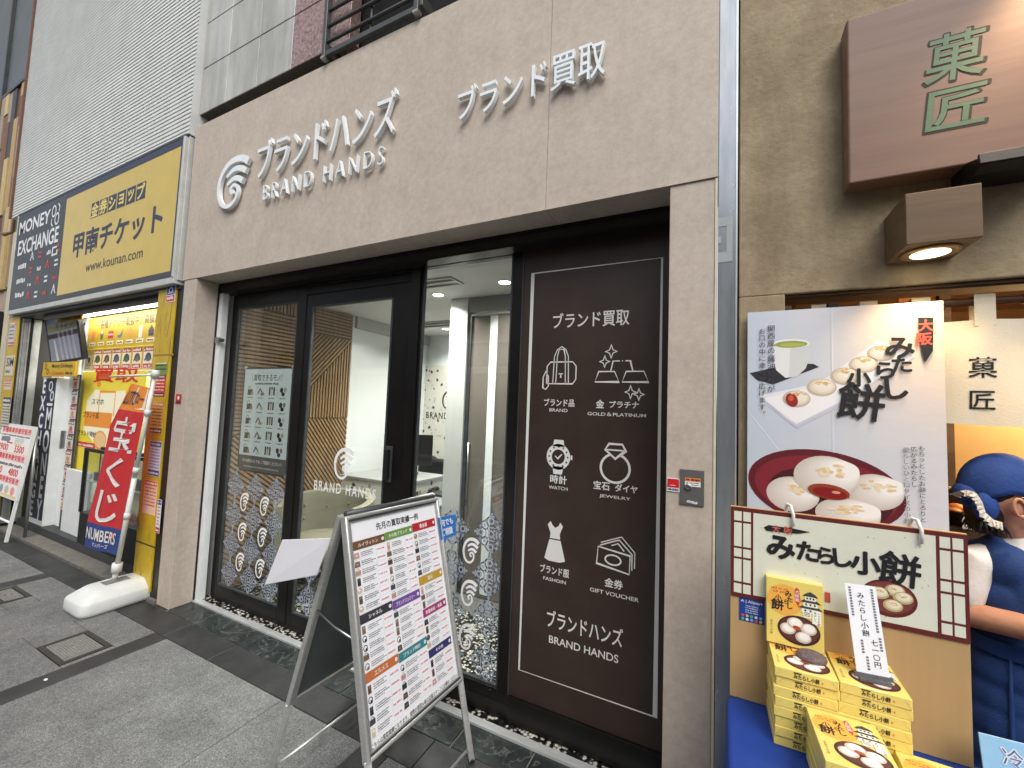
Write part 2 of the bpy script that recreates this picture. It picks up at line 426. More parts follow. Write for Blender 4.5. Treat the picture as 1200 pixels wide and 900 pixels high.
    def logo(self, x0, y0, x1, y1, mt, l=1, depth=0):
        X = lambda x: x0+(x-350)/250*(x1-x0); Y = lambda y: y1-(y-70)/345*(y1-y0); k = (y1-y0)/345
        def sm(p, it=2):
            for _ in range(it):
                q = [p[0]]
                for a, b in zip(p, p[1:]):
                    q += [tuple(.75*i+.25*j for i, j in zip(a, b)), tuple(.25*i+.75*j for i, j in zip(a, b))]
                p = q+[p[-1]]
            return p
        def go(p):
            p = sm(p); self.stroke([(X(a), Y(b)) for a, b, c in p], [c*k for a, b, c in p], mt, l, depth=depth)
        go([(588, 140, 46), (552, 106, 44), (490, 92, 40), (425, 112, 36), (378, 175, 32), (362, 250, 30), (375, 330, 28), (408, 384, 27), (460, 403, 26), (508, 372, 24), (527, 318, 22), (515, 275, 22), (487, 262, 22), (463, 285, 22), (472, 316, 24), (488, 306, 30)])
        go([(578, 196, 40), (535, 164, 38), (480, 156, 32), (427, 196, 22)])
        go([(556, 256, 38), (520, 225, 36), (480, 220, 30), (436, 252, 20)])
        return self
# ================================================================ GROUND
H = 2.5; R = .167
g = MB(); g.box(-60, 60, -60, .6, -.3, -.012, mat('grey bedding mortar', s(70, 69, 66), .9, var=(6, .2)))
structure(g.build('ground'))
pv = MB()
def slab(x0, x1, y0, y1, mt, top=0.0, gap=.0022): pv.box(x0+gap, x1-gap, y0+gap, y1-gap, -.05, top, mt)
joints = [-3.80, -3.22, -3.07, -2.50, -1.93]
xs = [(-6.2, -5.6), (-5.6, -5.0), (-5.0, -4.4), (-4.4, -3.8), (-3.8, -3.22)] + [(-3.07, -2.56), (-2.56, -2.06), (-2.06, -1.62)] + [(-1.47, -.93), (-.93, -.35), (-.35, .27)] + [(.42, 1.01), (1.01, 1.58), (1.58, 2.16)] + [(2.31, 2.89), (2.89, 3.47), (3.47, 4.05)] + [(4.2, 4.8), (4.8, 5.4), (5.4, 6.0)] + [(-9, -8.4), (-8.4, -7.8), (-7.8, -7.2), (-7.2, -6.2)]
covers = [(-.115, .235, -.635, -.40), (-1.44, -1.10, -.56, -.40)]
for i, (a, b) in enumerate(xs):
    y = -.192; k = 0
    while y > -7.2:
        L = (.98, 1.24, 1.1)[(i+k) % 3]
        if k == 0: L = (1.5, 1.32, 1.65)[i % 3]
        hit = [c for c in covers if c[0] < b and c[1] > a and c[2] < y and c[3] > y-L]
        if hit:
            x0, x1 = hit[0][0]-.001, hit[0][1]+.001; y0, y1 = hit[0][2]-.001, hit[0][3]+.001
            x0 = max(a, x0); x1 = min(b, x1)
            slab(a, b, y1, y, M_GRANITE, gap=.0012); slab(a, b, y-L, y0, M_GRANITE, gap=.0012)
            if x0 > a+.02: slab(a, x0, y0, y1, M_GRANITE, gap=.0012)
            if x1 < b-.02: slab(x1, b, y0, y1, M_GRANITE, gap=.0012)
        else: slab(a, b, y-L, y, M_GRANITE)
        y -= L; k += 1
for a in (-3.22, -1.62, .27, 2.16, 4.05):
    y = -.192
    while y > -7: slab(a, a+.15, y-.9, y, M_DARKSTONE, gap=.0014); y -= .9
x = -9.0
while x < 6.2:
    slab(x, x+.52, -.192, -.012, M_DARKSTONE, gap=.0016); x += .52
structure(pv.build('pavement', bevel=.0025, seg=1))
sl = MB()
x = .0
for w in (.36, .36, .36, .36, .36, .36, .36, .36, .36, .2):
    sl.box(x+.003, x+w-.003, -.0105, .158, -.05, .001, M_SLATE); x += w
sl.box(-.02, 3.46, -.012, .16, -.06, -.004, mat('pale joint mortar', s(120, 118, 110), .9, var=(20, .2)))
structure(sl.build('slate_step', bevel=.002, seg=1))

def access_cover(name, label, c, pat):
    x0, x1, y0, y1 = c
    t = thing(name, label, 'drain cover', ((x0+x1)/2, (y0+y1)/2, 0), group='access covers set in the pavement')
    f = MB(); fw = .026; FM = mat('worn dark iron', s(62, 60, 56), .6, .3, var=(25, .3), bump=(80, .3))
    f.box(x0, x1, y0, y0+fw, -.05, .004, FM); f.box(x0, x1, y1-fw, y1, -.05, .004, FM)
    f.box(x0, x0+fw, y0+fw, y1-fw, -.05, .004, FM); f.box(x1-fw, x1, y0+fw, y1-fw, -.05, .004, FM)
    f.build('frame', t)
    q = MB(); IM = mat('cover iron', s(142, 141, 136), .55, .25, var=(40, .25))
    q.box(x0+fw+.003, x1-fw-.003, y0+fw+.003, y1-fw-.003, -.05, -.002, mat('cover grime', s(60, 58, 54), .7, var=(40, .3)))
    nx = int((x1-x0-2*fw)/pat); ny = int((y1-y0-2*fw)/pat)
    for i in range(nx):
        for j in range(ny):
            cx = x0+fw+.005+pat*(i+.5); cy = y0+fw+.003+pat*(j+.5)
            if cx+pat*.4 > x1-fw or cy+pat*.4 > y1-fw: continue
            if abs(cx-(x0+x1)/2) < .02 and abs(cy-(y0+y1)/2) < .016: continue
            q.box(cx-pat*.38, cx+pat*.38, cy-pat*.38, cy+pat*.38, -.004, .003, IM)
    q.ell(((x0+x1)/2, (y0+y1)/2, .001), (.014, .014, .004), IM)
    q.build('plate', t)
access_cover('access_cover', 'square patterned iron access cover in the pavement just left of the dark paving strip', covers[0], .0125)
access_cover('access_cover', 'iron access cover at the left edge of the photo in front of the ticket shop', covers[1], .014)

# ================================================================ BRAND SHOP
SHOP = thing('shop_building', 'beige clad shopfront with raised white lettering and black framed glass entrance', 'shop', (1.72, 0, 0))
b = MB()
b.box(-.205, 2.905, 0, R+.09, H, 3.772, M_FASCIA); b.box(2.907, 3.622, 0, R+.09, H, 3.772, M_FASCIA)
b.box(-.205, 3.622, -.004, .0, H, H+.006, M_FASCIA)
b.build('fascia', SHOP)
b = MB(); b.box(-.176, 0, 0, R, 0.001, H-.001, M_FASCIA); b.build('pillar', SHOP, bevel=.003)
b = MB(); b.box(3.448, 3.612, .003, R+.1, 0.001, H-.001, M_FASCIA)
b.build('pillar', SHOP, bevel=.003)
b = MB(); b.box(3.6125, 3.621, .0, .03, .001, H-.002, mat('cream corner bead', s(206, 198, 176), .5, var=(20, .1))); b.build('corner_trim', SHOP)
b = MB()
b.box(.0, 3.448, R, R+.09, H-.075, H-.001, mat('dark track housing', s(52, 50, 48), .35, .5, var=(8, .15)))
b.box(.0, 3.448, R-.006, R+.004, H-.018, H-.0015, M_BLACK)
b.box(.0, 3.448, R-.004, R+.004, H-.075, H-.06, M_BLACK)
b.build('shutter_track', SHOP)
b = MB(); b.box(.004, .052, R+.002, R+.05, .012, H-.076, M_WHITEPL); b.box(.0005, .0035, R-.002, R+.05, .002, H-.076, M_DARKGREY)
b.box(-.002, .0, R-.012, R+.05, .002, H-.02, M_DARKGREY)
b.build('shutter_guide', SHOP, bevel=.002)
# small lock bracket on the guide
b = MB(); b.box(.028, .075, R-.022, R+.002, 2.015, 2.06, M_ALU); b.box(.06, .1, R-.012, R+.014, 2.025, 2.05, M_DARKGREY); b.build('lock_bracket', SHOP, bevel=.002)
# raised lettering and emblem
p = Print((0, 0, 0), lift=.012); LD = .022
p.text('ブランドハンズ', .716, 3.115, 1.985, 3.382, M_LETTER, w=.0, res=4, depth=LD, l=0)
p.build('sign_lettering', SHOP); p = Print((0, 0, 0), lift=.012)
p.text('BRAND HANDS', .81, 2.944, 1.905, 3.052, M_LETTER, w=-.02, res=4, depth=LD, l=0, spacing=1.5)
p.build('sign_lettering', SHOP); p = Print((0, 0, 0), lift=.012)
p.text('ブランド買取', 2.408, 3.045, 3.178, 3.226, M_LETTER, w=.004, res=4, depth=LD, l=0)
p.build('sign_lettering', SHOP)
p = Print((0, 0, 0), lift=.012); p.logo(.235, 2.96, .625, 3.355, M_LETTER, depth=LD, l=0); p.build('sign_emblem', SHOP)
# threshold
b = MB(); TH = mat('pale threshold metal', s(188, 191, 190), .35, .25, var=(14, .1), stretch=(.6, 6, 1)); b.box(.002, 3.447, R-.012, R+.03, .001, .012, TH); b.box(.002, 3.447, R-.016, R-.0125, .0015, .0135, TH); b.build('threshold', SHOP)
b = MB(); b.box(.03, 3.44, R+.031, 1.1, -.02, .008, M_PEBBLE); b.build('entrance_floor', SHOP)

# ---- glazing
GY = .262; PNY = .244
def frame(name, parent, x0, x1, z0, z1, l, r_, t, bt, y0, y1, mt=M_BLACK):
    f = MB()
    f.box(x0, x0+l, y0, y1, z0, z1, mt); f.box(x1-r_, x1, y0, y1, z0, z1, mt)
    f.box(x0+l, x1-r_, y0, y1, z1-t, z1, mt); f.box(x0+l, x1-r_, y0, y1, z0, z0+bt, mt)
    # glazing bead
    k = .012
    f.box(x0+l, x0+l+k, y1-.03, y1-.012, z0+bt, z1-t, M_DARKGREY); f.box(x1-r_-k, x1-r_, y1-.03, y1-.012, z0+bt, z1-t, M_DARKGREY)
    f.box(x0+l+k, x1-r_-k, y1-.03, y1-.012, z0+bt, z0+bt+k, M_DARKGREY); f.box(x0+l+k, x1-r_-k, y1-.03, y1-.012, z1-t-k, z1-t, M_DARKGREY)
    return f.build(name, parent, bevel=.002)
def pane(parent, x0, x1, z0, z1, y=GY):
    q = MB(); q.box(x0, x1, y, y+.006, z0, z1, GLASS); return q.build('glass', parent)
M_DECAL = mat('frosted blue grey film', s(158, 168, 182), .5, var=(30, .08))
M_DECALW = mat('white vinyl film', s(240, 242, 242), .5, var=(30, .04))
def damask(p, cx, cy, a, c):
    for sx, sy in ((0, 1), (0, -1), (1, 0), (-1, 0)):       # four lobes
        lx, ly = cx+sx*a*.56, cy+sy*c*.56
        p.ring(lx, ly, a*.27, c*.27, .0080, M_DECAL, 1, 16)
        p.ring(lx+sx*a*.04, ly+sy*c*.04, a*.13, c*.13, .0085, M_DECAL, 1, 12)
        p.ellp(lx+sx*a*.37, ly+sy*c*.37, a*.06, c*.06, M_DECAL, 1, 10)
    for sx in (1, -1):
        for sy in (1, -1):
            lx, ly = cx+sx*a*.37, cy+sy*c*.37
            p.ring(lx, ly, a*.19, c*.19, .0075, M_DECAL, 1, 14)
            p.ellp(lx, ly, a*.08, c*.08, M_DECAL, 1, 10)
            p.stroke([(cx+sx*a*.16, cy+sy*c*.78), (cx+sx*a*.34, cy+sy*c*.62), (cx+sx*a*.52, cy+sy*c*.50)], .0075, M_DECAL)
            p.stroke([(cx+sx*a*.78, cy+sy*c*.16), (cx+sx*a*.66, cy+sy*c*.3), (cx+sx*a*.54, cy+sy*c*.42)], .0075, M_DECAL)
            p.stroke([(cx+sx*a*.1, cy+sy*c*.1), (cx+sx*a*.26, cy+sy*c*.26)], .0085, M_DECAL)
    p.stroke([(cx-a*.17, cy), (cx, cy+c*.17), (cx+a*.17, cy), (cx, cy-c*.17)], .0075, M_DECAL, 1, True)
def decal(parent, x0, x1, cols, rows, lc, lr):
    p = Print((0, GY, 0), lift=.001)
    for cx in cols:
        for cz in rows: damask(p, cx, cz, .108, .113)
    p.build('film_pattern', parent); p = Print((0, GY, 0), lift=.001)
    for cx in lc:
        for cz in lr: p.logo(cx-.05, cz-.075, cx+.055, cz+.07, M_DECALW, 1)
    p.build('film_emblem', parent)

win = MB(); win = frame('window', SHOP, .055, .955, .03, 2.42, .075, .09, .11, .095, GY-.012, GY+.02)
pane(win, .13, .865, .125, 2.31)
decal(win, .13, .86, (.262, .505, .748), (.905, .68, .455, .235), (.383, .626), (.795, .57, .345))
# transom over the door
b = MB(); b.box(.955, 1.935, GY-.012, GY+.02, 2.345, 2.42, M_BLACK); b.box(.955, 1.935, GY-.03, GY-.012, 2.40, 2.42, M_BLACK); b.build('door_header', SHOP, bevel=.002)
door = frame('door', SHOP, .957, 1.932, .03, 2.343, .062, .155, .085, .095, GY-.008, GY+.018)
pane(door, 1.019, 1.777, .125, 2.258)
p = Print((0, GY, 0), lift=.001)
p.logo(1.325, 1.068, 1.51, 1.285, M_DECALW, 1)
p.build('film_emblem', door); p = Print((0, GY, 0), lift=.001)
p.text('BRAND HANDS', 1.148, .975, 1.712, 1.042, M_DECALW, w=.008, res=4, spacing=1.3)
p.build('film_lettering', door); p = Print((0, GY, 0), lift=.001)
for cx in (1.16, 1.40): 
    for cz in (.455, .235): damask(p, cx, cz, .108, .113)
p.build('film_pattern', door)
b = MB(); b.box(1.80, 1.83, GY-.045, GY-.009, 1.12, 1.30, M_BLACKMATT); b.box(1.79, 1.84, GY-.02, GY-.0085, 1.1, 1.32, M_DARKGREY); b.build('handle', door, bevel=.003)
b = MB(); b.box(1.935, 2.0, GY-.03, GY+.02, .03, 2.42, M_BLACK); b.build('mullion', SHOP, bevel=.002)
win2 = frame('window', SHOP, 2.002, 2.685, .03, 2.495, .008, .062, .02, .115, GY-.016, GY+.02)
pane(win2, 2.01, 2.623, .145, 2.475)
decal(win2, 2.0, 2.62, (2.115, 2.30, 2.545), (.905, .685, .465, .245), (2.42,), (.80, .575, .345))
b = MB(); b.box(.055, 3.448, GY+.021, GY+.06, 2.43, 2.56, M_BLACK); b.build('head_frame', SHOP)
b = MB(); b.box(2.686, 3.448, PNY-.012, GY+.02, .012, .138, M_BLACK); b.box(2.0, 2.6855, GY-.02, GY-.0165, .012, .09, M_BLACK); b.box(.055, 1.93, GY-.006, GY+.02, .0085, .0295, M_BLACKMATT); b.box(2.0, 2.6855, GY-.014, GY+.02, .0085, .0295, M_BLACKMATT)
b.build('base_rail', SHOP, bevel=.002)
# brown printed panel
pan = MB(); pan.box(2.69, 3.446, PNY, PNY+.036, .14, 2.44, M_BROWNPANEL); pan = pan.build('sign_panel', SHOP, bevel=.002)
b = MB(); b.box(2.686, 2.692, PNY-.006, PNY, .14, 2.44, M_DARKGREY); b.build('panel_trim', pan)
p = Print((0, PNY, 0), lift=.0008); W = mat('white panel print', s(214, 214, 210), .5, var=(20, .03))
p.stroke([(2.744, .278), (3.392, .278), (3.392, 2.296), (2.744, 2.296)], .009, W, 1, True)
p.build('border_line', pan)
p = Print((0, PNY, 0), lift=.0008)
def ln(t, x0, z0, x1, z1, w=.012):
    p = Print((0, PNY, 0), lift=.0008); p.text(t, x0, z0, x1, z1, W, w=w, res=3, l=1); p.build('panel_lettering', pan)
ln('ブランド買取', 2.866, 1.992, 3.25, 2.072, .012)
ln('ブランド品', 2.832, 1.598, 2.992, 1.636, .02); ln('BRAND', 2.862, 1.571, 2.958, 1.587, .008)
ln('金', 3.10, 1.596, 3.14, 1.636, .02); ln('プラチナ', 3.165, 1.6, 3.30, 1.632, .02); ln('GOLD＆PLATINUM', 3.06, 1.56, 3.333, 1.577, .008)
ln('時計', 2.878, 1.216, 2.965, 1.258, .02); ln('WATCH', 2.872, 1.187, 2.97, 1.203, .008)
ln('宝石', 3.098, 1.212, 3.175, 1.252, .02); ln('ダイヤ', 3.2, 1.213, 3.302, 1.248, .02); ln('JEWELRY', 3.128, 1.175, 3.272, 1.192, .008)
ln('ブランド服', 2.84, .775, 2.99, .815, .02); ln('FASHOIN', 2.858, .742, 2.975, .758, .008)
ln('金券', 3.162, .775, 3.245, .816, .02); ln('GIFT VOUCHER', 3.094, .738, 3.316, .756, .008)
ln('ブランドハンズ', 2.884, .525, 3.25, .606, .014); ln('BRAND HANDS', 2.898, .452, 3.232, .487, .012)
p = Print((0, PNY, 0), lift=.0008); S = lambda pts, w=.0055, cl=False: p.stroke(pts, w, W, 1, cl)
# bag
S([(2.842, 1.715), (2.842, 1.80), (2.86, 1.822), (2.978, 1.822), (2.996, 1.80), (2.996, 1.735), (2.98, 1.712), (2.845, 1.712)], cl=True)
S([(2.822, 1.69), (2.822, 1.745), (2.836, 1.775), (2.85, 1.75), (2.852, 1.70), (2.838, 1.683)], cl=True)
for k in (0, .016): S([(2.875+k, 1.712), (2.88+k, 1.85), (2.895+k*.6, 1.885), (2.918, 1.9-k*.8), (2.94-k*.6, 1.885), (2.954-k, 1.85), (2.958-k, 1.712)], .0045)
S([(2.905, 1.762), (2.928, 1.762)]); S([(2.917, 1.762), (2.917, 1.742)], .007)
p.build('bag_icon', pan); p = Print((0, PNY, 0), lift=.0008)
# gold bars and sparkles
for x0, x1, z0 in ((3.092, 3.208, 1.722), (3.222, 3.342, 1.722)):
    S([(x0, z0), (x0+.018, z0+.05), (x1-.022, z0+.05), (x1, z0)], cl=True)
S([(3.168, 1.776), (3.178, 1.822), (3.21, 1.822)]); S([(3.235, 1.822), (3.258, 1.822), (3.27, 1.776)]); p.ellp(3.222, 1.822, .003, .003, W, 1, 8)
def spark(x, z, r): S([(x, z+r), (x+r*.25, z+r*.25), (x+r*.85, z), (x+r*.25, z-r*.25), (x, z-r), (x-r*.25, z-r*.25), (x-r*.85, z), (x-r*.25, z+r*.25)], .0045, True)
for q in ((3.168, 1.868, .032), (3.138, 1.82, .028), (3.262, 1.675, .030), (3.30, 1.665, .027)): spark(*q)
p.build('gold_icon', pan); p = Print((0, PNY, 0), lift=.0008)
# watch
p.poly([(2.888, 1.30), (2.945, 1.30), (2.938, 1.262), (2.894, 1.262)], W, 1); p.poly([(2.886, 1.398), (2.948, 1.398), (2.942, 1.432), (2.893, 1.432)], W, 1)
p.ellp(2.917, 1.348, .062, .064, W, 1, 32); BR = M_BROWNPANEL
p.ellp(2.917, 1.348, .034, .036, BR, 2, 28)
for k in range(12): p.ellp(2.917+.049*math.cos(k*PI/6), 1.348+.05*math.sin(k*PI/6), .0048, .0048, BR, 2, 8)
p.stroke([(2.9, 1.352), (2.914, 1.338), (2.936, 1.362)], .005, W, 3); p.rect(2.981, 1.338, 2.99, 1.36, W, 1)
p.build('watch_icon', pan); p = Print((0, PNY, 0), lift=.0008)
# ring
p.ring(3.198, 1.318, .067, .066, .011, W, 1, 36)
p.poly([(3.150, 1.40), (3.168, 1.43), (3.23, 1.43), (3.246, 1.40), (3.198, 1.365)], BR, 2)
p.stroke([(3.150, 1.402), (3.168, 1.43), (3.23, 1.43), (3.246, 1.402), (3.198, 1.362)], .009, W, 3, True); p.stroke([(3.155, 1.402), (3.241, 1.402)], .007, W, 3)
p.build('ring_icon', pan); p = Print((0, PNY, 0), lift=.0008)
# dress
p.poly([(2.886, .948), (2.94, .948), (2.937, .972), (2.952, 1.012), (2.938, 1.03), (2.93, 1.012), (2.913, 1.0), (2.898, 1.012), (2.888, 1.03), (2.873, 1.012), (2.889, .972)], W, 1)
p.poly([(2.884, .942), (2.942, .942), (2.968, .848), (2.94, .838), (2.912, .838), (2.882, .838), (2.86, .848)], W, 1)
p.build('dress_icon', pan); p = Print((0, PNY, 0), lift=.0008)
# vouchers
S([(3.122, .872), (3.272, .85), (3.275, .932), (3.128, .95)], cl=True); S([(3.136, .957), (3.225, .995), (3.283, .94), (3.283, .87)]); S([(3.14, .97), (3.235, 1.01), (3.295, .95), (3.295, .88)], .0045)
p.ring(3.198, .9, .036, .022, .007, W, 1, 20)
S([(3.19, .964), (3.22, .978), (3.248, .948)], .005)
p.build('voucher_icon', pan)

# upper storey
b = MB(); JM = mat('cladding joint', s(70, 70, 66), .8, var=(10, .2))
b.box(-.218, 1.30, .026, .3, 3.895, 7.2, JM)
for i in range(4):
    x0 = -.246+.392*i; z = 3.893
    while z < 7:
        b.box(max(x0, -.218)+.003, x0+.389 if i < 3 else 1.303, .02, .1, z+.004, z+.396, M_CLAD if i < 3 else M_PINK); z += .40
z = 3.893
while z < 7: b.box(1.306, 1.5, .02, .1, z+.004, z+.396, M_PINK); b.box(2.36, 3.64, .02, .1, z+.004, z+.396, M_PINK); z += .40
b.build('upper_cladding', SHOP, bevel=.002, seg=1)
b = MB(); b.box(-.22, 3.62, .10, .3, 3.772, 3.895, M_VOID); b.box(1.306, 3.64, .13, .3, 3.896, 7, M_VOID); b.build('recess', SHOP)  # black backing paints the shade of the gap above the fascia
uw = MB(); AF = mat('grey aluminium sash', s(96, 100, 100), .4, .6, var=(10, .1))
uw.box(1.50, 1.53, .14, .19, 3.99, 6, AF); uw.box(2.32, 2.35, .14, .19, 3.99, 6, AF); uw.box(1.53, 2.32, .14, .19, 3.99, 4.03, AF)
uw.box(1.60, 1.625, .135, .18, 4.03, 6, AF); uw.box(1.655, 1.67, .14, .19, 4.03, 6, AF)
uw = uw.build('upper_window', SHOP)
b = MB(); b.box(1.53, 2.32, .19, .195, 4.03, 6, mat('dark upstairs glass', s(40, 46, 46), .12, var=(3, .4))); b.build('pane', uw)
GR = MB(); GM = mat('grey painted bar', s(84, 86, 84), .45, .5, var=(14, .15))
GR.box(1.315, 1.345, -.035, .0, 3.80, 6, GM); GR.box(2.07, 2.10, -.035, .0, 3.80, 6, GM); GR.box(1.345, 2.07, -.03, -.004, 3.80, 3.835, GM)
GR.box(1.70, 1.715, -.005, .012, 3.835, 6, GM); GR.box(2.045, 2.06, -.005, .012, 3.835, 6, GM)
for k in range(12): GR.tube([(1.345, -.016, 3.905+.108*k), (2.07, -.016, 3.905+.108*k)], .011, GM, 8)
GR.box(2.10, 2.12, -.02, .1, 3.83, 3.9, GM); GR.box(1.335, 1.345, .0, .1, 3.83, 3.9, GM)
gl = GR.build('window_grille', SHOP, bevel=.002, seg=1)
b = MB(); b.box(2.068, 2.104, -.038, -.0, 3.785, 3.80, M_ALUMAT); b.box(1.313, 1.347, -.038, .0, 3.785, 3.80, M_ALUMAT); b.build('bar_cap', gl)

# interior shell
b = MB(); b.box(.0, 3.446, .29, 5.2, 2.54, 2.7, M_CEIL); b.build('ceiling', SHOP)
b = MB(); b.box(.02, 3.446, 1.1, 5.2, -.02, .012, mat('grey carpet', s(96, 96, 94), .9, var=(30, .15))); b.build('floor', SHOP)
b = MB(); b.box(-.1, .012, .29, 5.2, -.02, 2.54, M_WHITEWALL); b.box(-.1, 3.5, 2.85, 2.95, -.02, 2.54, M_WHITEWALL); b.box(3.4465, 3.55, .3, 5.2, -.02, 2.54, M_WHITEWALL); b.build('inner_wall', SHOP)
b = MB(); b.box(.012, .05, 1.56, 2.84, 2.41, 2.54, mat('ceiling drop', s(176, 176, 172), .7, var=(3, .03))); b.build('bulkhead', SHOP)
b = MB(); b.box(.0125, 1.474, 2.832, 2.8495, .012, 2.13, M_TERRAZZO); ter = b.build('terrazzo_panel', SHOP)
p = Print((0, 2.832, 0)); BKI = ink(30, 30, 30)
p.logo(.31, 1.545, .52, 1.80, BKI); p.build('wall_emblem', ter); p = Print((0, 2.832, 0)); p.text('BRAND HANDS', .06, 1.415, .84, 1.50, BKI, w=.02, spacing=1.25); p.build('wall_lettering', ter)
# slatted oak wall
b = MB(); b.box(.0125, .022, .30, 1.515, .01, 2.535, mat('dark slat backing', s(84, 66, 46), .7, var=(6, .2))); bk = b.build('slat_wall', SHOP)
def clip(poly, n, d):
    out = []
    for i in range(len(poly)):
        a, c = poly[i], poly[(i+1) % len(poly)]; da = n[0]*a[0]+n[1]*a[1]-d; dc = n[0]*c[0]+n[1]*c[1]-d
        if da <= 0: out.append(a)
        if (da < 0) != (dc < 0) and da != dc:
            t = da/(da-dc); out.append((a[0]+(c[0]-a[0])*t, a[1]+(c[1]-a[1])*t))
    return out
sw = MB(); MX = Matrix(((0, 0, 1, 0), (1, 0, 0, 0), (0, 1, 0, 0), (0, 0, 0, 1)))   # local x->y, y->z, z->x
def slats(region, ang, pitch=.034, w=.021):
    n = (-math.sin(ang), math.cos(ang)); ds = [q[0]*n[0]+q[1]*n[1] for q in region]; d = min(ds)
    while d < max(ds):
        q = clip(clip(region, n, d+w), (-n[0], -n[1]), -d)
        if len(q) >= 3: sw.prism(q, .022, .040, M_SLAT, MX)
        d += pitch
A = lambda *q: [tuple(x) for x in q]
slats(A((.30, 1.25), (.86, 1.55), (.86, 2.37), (.30, 2.37)), 0.0)
slats(A((.30, 2.38), (.86, 2.38), (.86, 2.53), (.30, 2.53)), PI/2)
slats(A((.30, .02), (.86, .02), (.86, 1.53), (.30, 1.23)), math.radians(-38))
slats(A((.87, 2.27), (1.51, 2.27), (1.51, 2.53), (.87, 2.53)), 0)
slats(A((.87, 2.26), (1.51, 2.26), (.87, 1.55)), math.radians(48))
slats(A((.87, 1.53), (1.51, 2.25), (1.51, 1.42), (.87, 1.42)), PI/2)
slats(A((.87, 1.41), (1.51, 1.41), (1.51, .75), (.87, .35)), math.radians(-52))
slats(A((.87, .34), (1.51, .73), (1.51, .02), (.87, .02)), math.radians(40))
sw.build('slat_panel', bk)
# partition with grey glazed door
b = MB(); b.box(1.475, 1.655, 1.30, 1.42, .012, 2.54, mat('pale grey pillar', s(188, 190, 188), .5, var=(3, .03))); b.box(2.62, 3.445, 1.30, 1.42, .012, 2.54, M_WHITEWALL); b.box(1.655, 2.62, 1.31, 1.40, 2.41, 2.54, mat('grey head', s(120, 120, 118), .6, var=(3, .05)))
b.build('partition', SHOP)
dr = MB(); DM = mat('taupe glazed door', s(112, 106, 100), .22, var=(2, .08))
dr.box(1.69, 2.615, 1.335, 1.36, .02, 2.375, DM); dr.box(1.656, 1.69, 1.32, 1.37, .012, 2.39, M_DARKGREY); dr.box(1.69, 2.615, 1.318, 1.365, 2.378, 2.392, M_ALU)
dr = dr.build('inner_door', SHOP)
b = MB(); b.box(1.875, 1.945, 1.325, 1.334, .05, 2.37, mat('plain white strip', s(232, 238, 238), .4)); b.build('white_strip', dr)  # plain white strip down the face of the door
b = MB(); b.tube([(1.715, 1.312, .75), (1.715, 1.312, 1.28)], .008, M_ALU); b.box(1.71, 1.72, 1.312, 1.334, .76, .775, M_ALU); b.box(1.71, 1.72, 1.312, 1.334, 1.26, 1.275, M_ALU); b.build('handle', dr)
# ================================================================ INSIDE THE BRAND SHOP
def downlight(x, y, label, watts=5):
    t = thing('downlight', label, 'ceiling light', (x, y, 2.54), group='downlights in the brand shop ceiling')
    q = MB(); q.lathe([(.045, 0), (.05, -.003), (.06, -.004), (.062, 0)], (x, y, 2.539), M_WHITEPL, 20); q.build('trim_ring', t)
    q = MB(); q.lathe([(.001, 0), (.043, 0), (.043, -.002), (.001, -.002)], (x, y, 2.539), lamp('downlight glow', (1, .95, .85), 14), 20); q.build('diffuser', t)
    d = bpy.data.lights.new('downlight_lamp', 'AREA'); d.shape = 'DISK'; d.size = .12; d.energy = watts; d.color = (1, .95, .87); d.spread = math.radians(130)
    o = bpy.data.objects.new('downlight_lamp', d); COL.objects.link(o); o.parent = t; o.location = (0, 0, -.012)
for x, y, lb, w in ((1.62, .66, 'bright downlight at the top left corner of the tall window', 14), (1.45, 1.14, 'small downlight just left of the window pillar', 9),
                    (2.16, 1.02, 'downlight at the upper right of the tall window', 7), (1.16, 1.95, 'downlight beyond the second ceiling vent', 9),
                    (.55, .62, 'downlight in front of the slatted oak wall near the entrance', 1.5), (.55, 1.62, 'downlight seen through the door glass over the counter', 4),
                    (.6, 2.45, 'farthest downlight over the terrazzo wall', 7), (1.2, 2.5, 'downlight at the back behind the pillar', 8)):
    downlight(x, y, lb, w)
def vent(x0, x1, y, label, wy=.09):
    t = thing('ceiling_vent', label, 'air vent', ((x0+x1)/2, y, 2.54), group='slot vents in the brand shop ceiling')
    q = MB(); G = mat('vent frame', s(150, 148, 144), .5, .2, var=(8, .05))
    q.box(x0, x1, y-wy, y-wy+.02, 2.528, 2.5398, G); q.box(x0, x1, y+wy-.02, y+wy, 2.528, 2.5398, G); q.box(x0, x0+.02, y-wy+.02, y+wy-.02, 2.528, 2.5398, G); q.box(x1-.02, x1, y-wy+.02, y+wy-.02, 2.528, 2.5398, G)
    q.build('frame', t)
    q = MB(); q.box(x0+.02, x1-.02, y-wy+.02, y+wy-.02, 2.534, 2.5397, M_BLACKMATT); q.build('slot', t)
    q = MB()
    q.box(x0+.02, x1-.02, y-.022, y+.022, 2.527, 2.5335, G); q.build('louvre', t)
vent(.85, 1.85, .84, 'long slot vent in the ceiling by the tall window')
vent(.2, 1.3, 2.15, 'second slot vent deeper in the ceiling near the dome camera', .12)
t = thing('dome_camera', 'small dome security camera on the ceiling behind the tall window', 'security camera', (.62, 2.62, 2.54))
q = MB(); q.lathe([(.075, 0), (.078, -.03), (.06, -.04)], (.62, 2.62, 2.54), M_WHITEPL, 20); q.build('housing', t)
q = MB(); q.lathe([(.052, -.038), (.045, -.07), (.025, -.088), (.002, -.094)], (.62, 2.62, 2.54), mat('smoked dome', s(24, 24, 26), .1), 20); q.build('dome', t)
